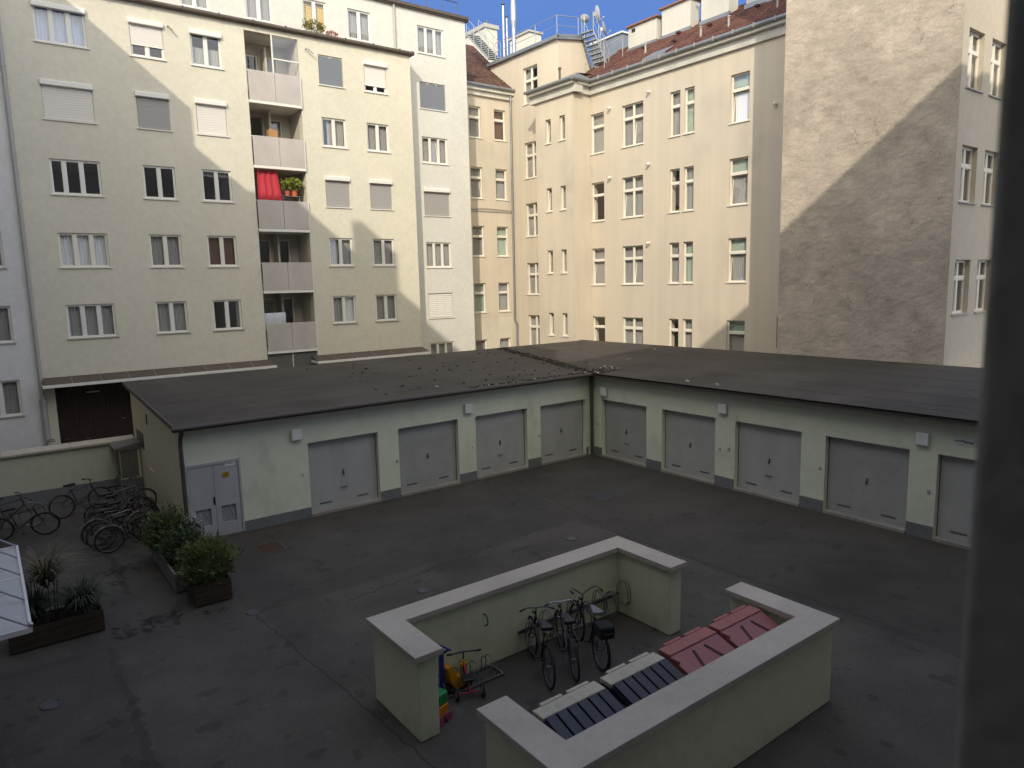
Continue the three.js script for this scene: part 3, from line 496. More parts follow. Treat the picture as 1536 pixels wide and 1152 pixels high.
  wy.forEach((y, i) => windowPart(whiteB, FW, 19.425, y, { w: 1.49, h: i ? 1.27 : 1.02, cols: 3, rec: 0.06, fw: 0.05, bar: 0.05, ...ws[i] }));
  att.forEach(([c, w, n], i) => windowPart(whiteB, FW, c, 17.58, { w, h: 1.32, cols: n, rec: 0.06, ...([{}, {}, { curtain: M.curtainGrey }, { curtain: M.curtainGrey }, { curtain: [[M.shutterYellow, 0, 1, 0, 1, 0]] }, { curtain: M.curtain }][i]) }));
  mk('louvre', [...Array(12)].flatMap((_, i) => [0, 1, 2].map(j => { const g = bx(-0.19, 0.19, -0.03, 0.03, -0.004, 0.004); g.rotateX(-0.6); g.translate(18.95 + j * 0.475, 4.62 + i * 0.098, ZW - 0.025); return g; })), M.frame, whiteB);
  mk('downpipe', [bar(V3(17.40, 19.5, ZW + 0.07), V3(17.40, 17.15, ZW + 0.07), 0.055, 10), bar(V3(17.40, 18.3, ZW + 0.07), V3(17.40, 18.35, ZW + 0.07), 0.065, 10)], M.greyPipe, whiteB);
  { const r = []; for (let i = 0; i <= 4; i++) r.push(bar(V3(17.8 + i * 0.92, 19.7, ZW - 0.6), V3(17.8 + i * 0.92, 20.6, ZW - 0.6), 0.02)); r.push(bar(V3(17.8, 20.6, ZW - 0.6), V3(21.48, 20.6, ZW - 0.6), 0.022)); mk('roof_railing', r, M.darkSteel, whiteB); }
  mk('roof_vent', [bar(V3(17.55, 19.62, ZW - 0.3), V3(17.55, 20.1, ZW - 0.3), 0.09, 12), bar(V3(17.55, 20.1, ZW - 0.3), V3(17.55, 20.2, ZW - 0.3), 0.14, 12, 0.04)], M.greyPipe, whiteB);
}
// white neighbour at the left edge
{
  const b = thing('apartment_building', 'cool white apartment block beyond the thick grey downpipe', 'building', V3(-5, 0, -35));
  const F = frameAt(V3(0, 0, ZA + 0.02));
  const ys = [1.9, 4.55, 7.2, 9.85, 12.5, 15.15];
  mk('wall', wallPanel(-9.5, 1.66, 0, 21, 0.35, ys.map(y => [-0.2, 0.98, y, y + 1.3])), M.coolWhite, b, F);
  for (const y of ys) windowPart(b, F, 0.39, y, { w: 1.18, h: 1.3, cols: 2, rec: 0.08, curtain: M.curtainGrey, sillMat: M.sillGrey });
  mk('interior_wall', bx(-9.4, 1.6, 0, 20.9, ZA - 3.2, ZA - 3.0), M.interior, b);
  mk('side_wall', [bx(1.36, 1.655, 17.05, 21, -46, ZA - 0.34)], M.coolWhite, b); mk('roof', bx(-9.6, 1.7, 21.001, 21.15, -46, ZA + 0.15), M.brownMetal, b);
  mk('plinth', bx(-9.5, 1.66, 0, 0.62, ZA + 0.021, ZA + 0.05), M.plinth, b);
  mk('downpipe', [bar(V3(1.62, 21, ZA + 0.14), V3(1.62, 2.35, ZA + 0.14), 0.07, 12), bar(V3(1.62, 2.35, ZA + 0.14), V3(1.62, 0, ZA + 0.14), 0.10, 12), bar(V3(1.62, 2.25, ZA + 0.14), V3(1.62, 2.4, ZA + 0.14), 0.12, 12), ...[5, 8, 11, 14].map(y => bar(V3(1.62, y, ZA + 0.14), V3(1.62, y + 0.06, ZA + 0.14), 0.082, 12))], M.greyPipe, b);
}

// ---------------------------------------------------------------- old beige building round the far corner
const TH = 1.5214 * PI / 180, P0 = V3(26, 0, -24.5);
const FC = frameAt(P0, -(PI / 2 - TH));           // local x = along the facade towards the camera side, local z = outwards
const FB = FC.clone().multiply(new THREE.Matrix4().makeTranslation(0, 0, 1.2)); // projecting bay
const ZO = -33.75, FO = frameAt(V3(0, 0, ZO));
const old = thing('tenement_building', 'old beige tenement with red tiled roof, white casements and white chimneys', 'building', P0.clone(), 0);
{
  const rows = [[2.75, 1.62], [6.02, 1.86], [9.26, 1.92], [12.62, 1.94]];
  const mainCols = [[-2.36, 0.90, 1], [-0.02, 1.34, 2], [2.52, 0.58, 1], [3.31, 0.54, 1], [5.87, 0.90, 1]];
  const holes = [];
  rows.forEach(([y, h]) => mainCols.forEach(([c, w]) => holes.push([c - w / 2, c + w / 2, y, y + h])));
  mk('wall', wallPanel(-2.86, 11.5, 0, 15.5, 0.45, holes), M.beige, old, FC);
  const tw = [[2.45, 1.9], [5.54, 1.8], [8.84, 1.85], [12.08, 1.95], [16.12, 1.92]];
  mk('wall', wallPanel(-9.26, -5.20, 0, 18.9, 0.45, tw.map(([y, h]) => [-8.13, -6.89, y, y + h])), M.beige, old, FC);
  const bw = [3.38, 6.68, 9.9, 13.36];
  const bh = []; for (const y of bw) for (const c of [-4.74, -3.67]) bh.push([c - 0.21, c + 0.21, y, y + 1.2]);
  mk('wall', wallPanel(-5.72, -2.86, 0, 15.5, 0.35, bh), M.beige, old, FB);
  mk('wall', bx(-3.2, -2.862, 0, 15.5, 0.002, 0.848), M.beige, old, FC); mk('wall', bx(-5.72, -5.4, 0, 15.5, 0.002, 0.848), M.beige, old, FC);
  // windows
  const cur = [null, M.curtainGrey, null, M.curtain];
  rows.forEach(([y, h], r) => mainCols.forEach(([c, w, n], i) => windowPart(old, FC, c, y, { w, h, cols: n, transom: 0.33, rec: 0.10, fw: 0.042, bar: 0.042, mat: M.frameOld, sillMat: M.sill,
    tilt: (i === 0 && r < 3) || (i === 1 && r > 0) ? (i === 1 ? (r % 2) : 0) : (i === 4 && r > 0 ? 0 : -1),
    curtain: i === 4 ? [[M.curtainGreen, 0, 1, 0.68, 1, 0], [r === 3 ? M.paper : M.curtain, 0.05, 0.95, 0, 0.64, 0]] : i === 1 ? [[r % 2 ? M.curtainGrey : M.curtain, 0, 1, 0, 1, 0]] : (i === 3 ? [[cur[(r + 1) % 4] || M.curtainGreen, 0, 1, 0, 1, 0]] : cur[(i + r) % 4]) })));
  tw.forEach(([y, h], r) => windowPart(old, FC, -7.51, y, { w: 1.24, h, cols: 2, transom: 0.36, rec: 0.12, fw: 0.045, bar: 0.045, mat: M.frameOld, sillMat: M.sill, curtain: r % 2 ? M.curtainGrey : [[M.curtain, 0, 0.5, 0, 1, 0]] }));
  for (const y of bw) for (const c of [-4.74, -3.67]) windowPart(old, FB, c, y, { w: 0.42, h: 1.2, cols: 1, rec: 0.12, fw: 0.05, mat: M.frameOld, sillMat: M.sill, tilt: rnd() > 0.5 ? 0 : -1, curtain: rnd() > 0.5 ? M.curtainGrey : null });
  // part facing the yard next to the white block
  const oy = [[1.0, 2.0], [4.58, 1.68], [7.78, 1.7], [11.0, 1.72], [14.3, 1.68]];
  const oc = [23.22, 24.93]; const oh = []; for (const [y, h] of oy) for (const c of oc) oh.push([c - 0.40, c + 0.40, y, y + h]);
  mk('wall', wallPanel(21.5, 25.74, 4.25, 16.7, 0.4, oh.filter(h => h[2] > 4)), M.beige, old, FO);
  mk('wall', wallPanel(21.5, 25.74, 0, 4.248, 0.4, oh.filter(h => h[2] < 4)), M.beigeWhite, old, FO);
  oy.forEach(([y, h], r) => oc.forEach((c, i) => windowPart(old, FO, c, y, { w: 0.80, h, cols: 1, transom: 0.34, rec: 0.10, fw: 0.055, mat: M.frameOld, sillMat: M.sill, curtain: [[M.curtainGrey, M.curtain], [M.curtainGreen, M.curtain], [M.curtainGrey, M.curtainGreen], [M.curtainGrey, M.curtain], [M.curtainGrey, M.curtainBrown]][r][i], tilt: (r + i) % 3 ? -1 : 0 })));
  mk('string_course', bx(21.5, 25.72, 10.28, 10.34, ZO + 0.001, ZO + 0.05), M.sillGrey, old);
  mk('cable', tube([V3(21.5, 10.42, ZO + 0.06), V3(22.8, 10.38, ZO + 0.07), V3(23.6, 10.44, ZO + 0.06), V3(25.7, 10.36, ZO + 0.06)], 0.015, 5), M.darkSteel, old);
  mk('interior_wall', [bx(-9.2, 11.4, 0, 15.4, -3.4, -3.2)], M.interior, old, FC); mk('interior_wall', bx(21.6, 25.6, 0, 16.5, ZO - 3.2, ZO - 3.0), M.interior, old);
  for (const y of [2.2, 5.2, 8.45, 11.8, 15.38]) mk('interior_floor', bx(-9.0, 11.4, y - 0.2, y, -3.19, -0.46), M.interior, old, FC);
  mk('interior_wall', bx(-9.24, -9.1, 0, 15.3, -3.19, -0.46), M.interior, old, FC);
  mk('interior_wall', bx(-9.2, -5.3, 15.4, 18.85, -1.2, -1.1), M.interior, old, FC); mk('interior_wall', bx(-5.39, -3.21, 0.1, 15.4, 0.01, 0.05), M.interior, old, FC);
  for (const y of [3.6, 6.85, 10.1, 13.4, 16.5]) mk('interior_floor', bx(21.6, 25.3, y - 0.2, y, ZO - 2.99, ZO - 0.41), M.interior, old);
  // cornices
  const corn = (x0, x1, F, y = 15.5) => mk('cornice', [bx(x0, x1, y, y + 0.36, -0.4, 0.14), bx(x0, x1, y + 0.36, y + 0.5, -0.4, 0.36)], M.cornice, old, F);
  corn(-2.859, 11.5, FC); corn(-5.72 - 0.3, -2.86 + 0.30, FB);
  mk('cornice', [bx(-2.86, -2.72, 15.5, 15.86, 0.142, 1.33), bx(-2.86, -2.5, 15.86, 16.0, 0.37, 1.2)], M.cornice, old, FC);
  mk('cornice', [bx(21.5, 25.9, 16.55, 16.8, ZO - 0.3, ZO + 0.14), bx(21.5, 25.9, 16.8, 16.98, ZO - 0.3, ZO + 0.30)], M.cornice, old);
  // gutters
  mk('gutter', bar(V3(-2.3, 16.06, 0.44), V3(11.5, 16.06, 0.44), 0.085, 12), M.zinc, old, FC);
  mk('gutter', [bar(V3(-6.05, 16.06, 0.44), V3(-2.45, 16.06, 0.44), 0.085, 12)], M.zinc, old, FB);
  mk('gutter', bar(V3(-2.42, 16.06, 0.44), V3(-2.42, 16.06, 1.64), 0.085, 12), M.zinc, old, FC);
  mk('gutter', bar(V3(21.6, 17.05, ZO + 0.38), V3(25.95, 17.05, ZO + 0.38), 0.085, 12), M.zinc, old);
  for (let x = -1.8; x < 8; x += 0.95) mk('gutter_bracket', bx(x, x + 0.03, 15.98, 16.16, 0.34, 0.54), M.greyPipe, old, FC);
  mk('downpipe', [bar(V3(25.58, 16.95, ZO + 0.2), V3(25.58, 4.4, ZO + 0.12), 0.06, 10), tube([V3(25.58, 4.4, ZO + 0.12), V3(25.58, 4.1, ZO + 0.12), V3(25.68, 3.8, ZO + 0.2), V3(25.68, 3.3, ZO + 0.2), V3(25.68, 0, ZO + 0.2)], 0.065, 10)], M.zinc, old);
  mk('downpipe', bar(V3(7.9, 3.3, 0.08), V3(7.9, 4.6, 0.08), 0.03, 8), M.darkSteel, old, FC);
  // tiled roof: courses of tiles, each a step
  const tileTex = tex(512, (u, v) => { const r = Math.floor(v * 24), c = Math.floor(u * 34 + (r % 2) * 0.5), e = ((u * 34 + (r % 2) * 0.5) % 1); const t = hash(c % 34, r, 5), w = fbm(u, v, 5, 5, 4, 181); const k = (0.62 + 0.34 * t + 0.3 * (w - 0.5)) * (e < 0.1 ? 0.6 : 1); return [k, k * 0.93, k * 0.9]; }, 6.4);
  const tile = std(lin(0.23, 0.115, 0.09), { map: tileTex, roughness: 0.9, bumpMap: T.grain, bumpScale: 0.006 }), tileDark = std(lin(0.16, 0.095, 0.075), { map: tileTex, roughness: 0.92 });
  function courses(x0, x1, y0, z0, y1, z1, n, cut) { // rows from the eaves (y0,z0) up to (y1,z1); cut(t) trims the start of a row
    const gs = [];
    for (let i = 0; i < n; i++) {
      const t0 = i / n, t1 = (i + 1) / n, a = cut ? cut((t0 + t1) / 2) : [x0, x1];
      const ya = y0 + (y1 - y0) * t0 + 0.045, za = z0 + (z1 - z0) * t0, yb = y0 + (y1 - y0) * t1 + 0.012, zb = z0 + (z1 - z0) * t1;
      gs.push(quad(V3(a[0], ya, za), V3(a[1], ya, za), V3(a[1], yb, zb), V3(a[0], yb, zb)), quad(V3(a[0], ya - 0.05, za), V3(a[1], ya - 0.05, za), V3(a[1], ya, za), V3(a[0], ya, za)));
    }
    return gs;
  }
  const roof = part('roof', old);
  mk('tile_field', courses(-5.15, 11.5, 16.06, 0.42, 18.95, -4.55, 20), tile, roof, FC);
  mk('tile_field', courses(-5.15, 11.5, 16.0, -9.5, 18.95, -4.58, 12), tile, roof, FC);
  mk('ridge_cap', bar(V3(-5.1, 18.96, -4.56), V3(11.5, 18.96, -4.56), 0.12, 8), tile, roof, FC);
  mk('tile_field', courses(21.55, 27.6, 17.05, ZO + 0.36, 21.2, ZO - 5.4, 22, t => [21.55, 25.95 + Math.max(0, t * 1.0)]), tileDark, roof);
  mk('roof_underside', [quad(V3(-5.1, 15.9, 0.3), V3(11.5, 15.9, 0.3), V3(11.5, 18.85, -4.55), V3(-5.1, 18.85, -4.55))], M.wood, roof, FC);
  // sheet-metal cap on the bay
  { const g = [quad(V3(-6.05, 16.10, 1.64), V3(-2.4, 16.10, 1.64), V3(-3.2, 16.62, 0.55), V3(-5.3, 16.55, 0.55)), quad(V3(-2.4, 16.10, 1.64), V3(-2.4, 16.10, 0.42), V3(-2.9, 16.35, -0.1), V3(-3.2, 16.62, 0.55)), quad(V3(-6.05, 16.1, 0.0), V3(-6.05, 16.1, 1.64), V3(-5.3, 16.55, 0.55), V3(-5.3, 16.55, 0)), quad(V3(-5.3, 16.55, 0.55), V3(-3.2, 16.62, 0.55), V3(-2.9, 16.6, -0.3), V3(-5.3, 16.6, -0.05))]; mk('bay_cap', g, M.zinc, roof, FC); }
  mk('vent_stub', [bar(V3(-4.55, 16.3, 0.5), V3(-4.55, 17.1, 0.5), 0.055, 10), bar(V3(-4.55, 17.1, 0.5), V3(-4.55, 17.18, 0.5), 0.09, 10)], M.brownMetal, roof, FC);
  // chimneys on the ridge
  for (const [a, b, h] of [[-28.35, -26.35, 19.68], [-26.0, -24.15, 19.9], [-23.5, -21.9, 20.0], [-20.95, -19.35, 20.0]]) {
    mk('chimney', [bx(29.75, 30.45, 18.1, h, a, b)], M.chimney, roof);
    mk('chimney_cap', rbx(29.62, 30.58, h + 0.001, h + 0.10, a - 0.12, b + 0.12, 0.03), M.brick, roof);
    mk('flashing', bx(29.68, 29.749, 18.1, 18.62, a - 0.06, b + 0.06), M.zinc, roof);
  }
  mk('flue_hole', bx(29.735, 29.751, 19.40, 19.58, -28.1, -27.85), M.dark, roof);
  for (const [u, z] of [[3.2, -0.9], [4.5, -1.1], [-0.6, -1.6], [6.5, -1.6]]) mk('vent_tile', [bar(V3(u, 16.3 - z * 0.58, z), V3(u, 16.7 - z * 0.58, z), 0.05, 8), bar(V3(u, 16.7 - z * 0.58, z), V3(u, 16.75 - z * 0.58, z), 0.08, 8)], M.sillGrey, roof, FC);
  for (const [u, z] of [[1.2, -1.4], [2.6, -2.2], [-1.5, -2.4], [4.8, -2.6], [0.2, -3.0]]) mk('snow_hook', bx(u, u + 0.2, 16.44 - z * 0.58, 16.52 - z * 0.58, z - 0.1, z + 0.1), tileDark, roof, FC);
  mk('skylight', [quad(V3(0.6, 16.42, -0.05), V3(1.9, 16.42, -0.05), V3(1.9, 16.82, -0.75), V3(0.6, 16.82, -0.75)), bx(0.6, 1.9, 16.28, 16.42, -0.07, -0.03)], M.zinc, roof, FC);
  // roof stair house over the stairs
  const th = part('stair_house', old);
  { const g = poly([[-0.452, 15.4], [-0.452, 18.9], [-1.7, 19.15], [-2.45, 17.45], [-2.45, 15.4]], 0.3); mk('wall', g, M.beige, th, FC.clone().multiply(new THREE.Matrix4().makeTranslation(-5.20, 0, 0)).multiply(new THREE.Matrix4().makeRotationY(-PI / 2))); }
  mk('roof_slab', [quad(V3(-11.2, 18.93, 0.16), V3(-5.05, 18.93, 0.16), V3(-5.05, 19.22, -1.72), V3(-11.2, 19.22, -1.72)), bx(-11.2, -5.06, 18.86, 19.02, 0.03, 0.20), bx(-11.2, -5.06, 18.905, 18.93, -0.44, 0.03)], M.zinc, th, FC);
  { const g = poly([[0.19, 18.80], [0.19, 19.04], [-1.72, 19.34], [-1.72, 19.08]], 0.12); mk('verge_trim', g, M.zinc, th, FC.clone().multiply(new THREE.Matrix4().makeTranslation(-5.06, 0, 0)).multiply(new THREE.Matrix4().makeRotationY(-PI / 2))); }
  mk('roof_slab', [quad(V3(-11.2, 19.22, -1.70), V3(-5.05, 19.22, -1.70), V3(-5.05, 17.4, -2.5), V3(-11.2, 17.4, -2.5)), quad(V3(-11.2, 19.2, -1.7), V3(-9, 19.2, -1.7), V3(-9, 19.25, -6), V3(-11.2, 19.25, -6))], M.zinc, th, FC);
  mk('wall', bx(-11.1, -9.27, 16.6, 18.9, -1.6, -0.02), M.beige, th, FC);
  // small outlets in the facade
  for (const [u, y] of [[-1.45, 14.62], [-1.45, 11.3], [1.05, 14.85], [1.05, 11.6], [1.05, 7.95], [7.55, 13.0]]) mk('wall_vent', [bar(V3(u, y, 0), V3(u, y - 0.02, 0.12), 0.055, 10), bar(V3(u, y + 0.01, 0.10), V3(u, y - 0.06, 0.2), 0.065, 10)], M.sill, old, FC);
}
// ---------------------------------------------------------------- rough-rendered building on the right
const rough = thing('apartment_building', 'windowless rough-rendered fire wall building beside the garage roof', 'building', V3(23, 0, -11.8));
{
  const z0 = -14.6, z1 = -9.05, h = 24, nx = 120, ny = 480, g = new THREE.PlaneGeometry(z1 - z0, h - 3.2, nx, ny), p = g.attributes.position;
  for (let i = 0; i < p.count; i++) {
    const x = p.getX(i), y = p.getY(i), ex = Math.min(1, (2.775 - Math.abs(x)) / 0.1);
    const led = Math.abs(pn.noise(x * 0.9, y * 2.6, 3.3)), n = 0.008 * pn.noise(x * 1.3, y * 2.1, 0.7) + 0.007 * pn.noise(x * 4, y * 6, 5.1) + 0.006 * Math.max(0, 0.18 - led) * 5 * pn.noise(x * 2, y * 2, 9) + 0.006 * pn.noise(x * 11, y * 14, 2.2);
    p.setZ(i, n * ex);
  }
  g.computeVertexNormals(); g.translate(0, (h + 3.2) / 2, 0);
  const gg = g.toNonIndexed(); { const q = gg.attributes.position, uv = gg.attributes.uv; for (let i = 0; i < q.count; i++) uv.setXY(i, q.getX(i), q.getY(i)); } gg.userData.ready = true;
  mk('fire_wall', gg, M.rough, rough, frameAt(V3(22.98, 0, (z0 + z1) / 2), -PI / 2));
  mk('fire_wall_base', bx(23.0, 23.3, 0, 3.2, z0, z1), M.rough, rough);
  mk('wall', [bx(23.03, 23.4, 3.2, h, z0, z1 - 0.36), bx(23.03, 30, 0, h, z0 - 0.0, z0 + 0.3)], M.rough, rough);
  const F = frameAt(V3(0, 0, z1));
  const ys = [1.7, 4.95, 8.26, 11.48, 14.8], xs = [23.95, 25.6, 27.3], hs = [];
  for (const y of ys) for (const x of xs) hs.push([x - 0.55, x + 0.55, y, y + 1.62]);
  mk('wall', wallPanel(23.0, 30, 3.0, h, 0.35, hs.filter(q => q[2] > 3)), M.greyFace, rough, F);
  mk('interior_wall', [bx(23.5, 30, 3, h, z1 - 3.2, z1 - 3)], M.interior, rough);
  for (const y of ys) if (y > 3) xs.forEach((x, i) => windowPart(rough, F, x, y, { w: 1.10, h: 1.62, cols: 2, transom: 0.34, rec: 0.14, mat: M.frameOld, sillMat: M.sillGrey, curtain: i === 0 && y > 11 ? [[M.curtainGrey, 0, 0.5, 0, 0.64, 0]] : null }));
  mk('overhang', [bx(23.3, 26.4, 2.9, 3.3, z1 + 0.02, z1 + 0.5)], M.greyFace, rough);
  mk('roof', bx(22.9, 30.2, h + 0.001, h + 0.2, z0 - 0.2, z1 + 0.3), M.brownMetal, rough);
  // vertical pilaster strip between the two window axes casts its own edge
  mk('wall_pier', bx(26.35, 26.75, 3.0, h, z1 + 0.001, z1 + 0.35), M.greyFace, rough);
}
// ---------------------------------------------------------------- building the picture is taken from: wall with the open window, and the wing on the left
{
  const b = thing('apartment_building', 'courtyard building whose grey-green window casement stands open at the picture edge', 'building', V3(9, 0, 3));
  const T0 = 19.05;
  const F = frameAt(V3(0, 0, 0.25), PI);  // faces -z into the yard; local x = -world x
  mk('wall', wallPanel(-24, 1.6, 0, T0 - 0.12, 0.35, [[-0.36, 0.85, 5.0, 7.5]]), M.courtFace, b, F);
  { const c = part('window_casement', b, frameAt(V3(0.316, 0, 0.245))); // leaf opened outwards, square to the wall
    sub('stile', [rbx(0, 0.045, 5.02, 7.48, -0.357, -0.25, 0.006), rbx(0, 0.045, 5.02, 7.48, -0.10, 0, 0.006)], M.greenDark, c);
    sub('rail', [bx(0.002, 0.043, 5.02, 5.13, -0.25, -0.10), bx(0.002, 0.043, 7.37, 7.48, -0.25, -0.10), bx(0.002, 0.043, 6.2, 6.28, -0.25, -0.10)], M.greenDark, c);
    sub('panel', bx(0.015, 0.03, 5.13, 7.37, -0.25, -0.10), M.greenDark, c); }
  mk('window_sill', bx(-0.9, 0.40, 4.94, 4.995, 0.12, 0.55), M.sillGrey, b);
  for (const q of [bx(-2, 2, 4.4, 8, 3.2, 3.4), bx(-2.2, -2, 4.4, 8, 0.605, 3.4), bx(2, 2.2, 4.4, 8, 0.605, 3.4)]) mk('room_wall', q, M.interior, b);
  mk('room_floor', bx(-2, 2, 4.2, 4.4, 0.605, 3.2), M.interior, b); mk('room_ceiling', bx(-2, 2, 8, 8.2, 0.605, 3.2), M.interior, b);
  mk('back_wall', bx(-1.6, 24, 0, T0 - 0.12, 11.6, 12), M.courtFace, b);
  mk('side_wall', bx(23.6, 24, 0, T0 - 0.12, 0.605, 11.6), M.courtFace, b); mk('side_wall', bx(-2.0, -1.602, 0, T0 - 0.12, -0.108, 0.6), M.courtFace, b);
  mk('roof', bx(-1.6, 24, T0 - 0.119, T0, -0.1, 12), M.brownMetal, b);

  const l = thing('apartment_building', 'tall side wing closing the courtyard, its eaves shading the yellow front', 'building', V3(-6, 0, -15));
  const FLw = frameAt(V3(-1.6, 0, 0), PI / 2); // faces +x; local x = -world z
  const holes = []; for (let k = 0; k < 6; k++) for (let i = 0; i < 8; i++) if (!(k === 0 && i > 1 && i < 5)) holes.push([3 + i * 3.3, 4.2 + i * 3.3, 1.1 + k * 3.1, 2.7 + k * 3.1]);
  mk('wall', wallPanel(0.11, 30.9, 0, 19.65, 0.4, holes), M.courtFace, l, FLw);
  for (const h of holes) windowPart(l, FLw, (h[0] + h[1]) / 2, h[2], { w: 1.2, h: 1.6, cols: 2, rec: 0.12, curtain: M.curtainGrey });
  mk('back_wall', [bx(-12, -11.7, 0, 19.65, -30.9, -0.2), bx(-11.7, -2.0, 0, 19.65, -30.9, -30.6), bx(-11.7, -2.0, 0, 19.65, -0.4, -0.11)], M.courtFace, l);
  mk('interior_wall', bx(-5.2, -5, 0, 19.6, -30.6, -0.4), M.interior, l);
  mk('attic_storey', [bx(-11.8, -1.6, 19.651, 21.1, -30.9, -21.1), bx(-11.8, -1.6, 19.651, 21.1, -17.2, -0.2)], M.courtFace, l);
  mk('roof', [bx(-11.8, -1.62, 19.652, 19.7, -21.1, -17.2)], M.brownMetal, l);
  mk('chimney', [bx(-2.15, -1.65, 21.101, 22.9, -13.5, -11.6)], M.chimney, l);
}
// ---------------------------------------------------------------- garden wall behind the bicycles
{
  const w = thing('garden_wall', 'pale yard wall with light coping and blue-grey plinth behind the parked bicycles', 'wall', V3(1, 0, -25));
  mk('wall', bx(-1.58, 3.56, 0, 1.56, -25.2, -24.9), M.gardenWall, w);
  let x = -1.58; while (x < 3.5) { const e = Math.min(3.58, x + 1.72); mk('coping_slab', poly([[-25.30, 1.561], [-24.80, 1.561], [-24.80, 1.62], [-25.05, 1.72], [-25.30, 1.66]], e - x - 0.008), M.coping, w, frameAt(V3(e - 0.004, 0, 0), -PI / 2)); x = e; }
  mk('plinth', bx(-1.58, 3.2, 0, 0.42, -24.899, -24.86), M.plinth, w);
}
// ---------------------------------------------------------------- bin and bicycle enclosure
const EH = 1.3;
{
  const e = thing('bin_enclosure', 'low green-rendered wall enclosure with pale flat coping around bins and bicycles', 'enclosure', V3(6.8, 0, -7.1));
  const [a, b, c, d] = [4.23, 9.42, -9.28, -4.95], t = 0.32;
  const wr = (x0, x1, z0, z1) => rbx(x0, x1, 0, EH - 0.09, z0, z1, 0.03, 2);
  mk('wall', wr(a, b, c, c + t), M.enclosure, e); mk('wall', wr(a + 0.001, a + t, c + t - 0.04, -7.92), M.enclosure, e); mk('wall', wr(b - t, b - 0.001, c + t - 0.04, -7.72), M.enclosure, e);
  mk('wall', wr(a, b, d - t, d), M.enclosure, e); mk('wall', wr(a + 0.001, a + t, -6.34, d - t + 0.04), M.enclosure, e); mk('wall', wr(b - t, b - 0.001, -6.48, d - t + 0.04), M.enclosure, e);
  const cp = (pts) => { const g = new THREE.ExtrudeGeometry(new THREE.Shape(pts.map(p => new THREE.Vector2(p[0], -p[1]))), { depth: 0.075, bevelEnabled: true, bevelSize: 0.008, bevelThickness: 0.008, bevelSegments: 2 }); g.rotateX(-PI / 2); g.translate(0, EH - 0.085, 0); return g; };
  const o = 0.055, i = t + 0.045;
  mk('coping', cp([[a - o, c - o], [b + o, c - o], [b + o, -7.66], [b - i, -7.66], [b - i, c + i], [a + i, c + i], [a + i, -7.86], [a - o, -7.86]]), M.coping, e);
  mk('coping', cp([[a - o, d + o], [a - o, -6.40], [a + i, -6.40], [a + i, d - i], [b - i, d - i], [b - i, -6.54], [b + o, -6.54], [b + o, d + o]]), M.coping, e);
  mk('wall_hook', tube([V3(6.03, 0.92, c + t), V3(6.03, 0.92, c + t + 0.08), V3(6.04, 0.78, c + t + 0.1), V3(6.02, 0.74, c + t + 0.05)], 0.012, 6), M.darkSteel, e);
}
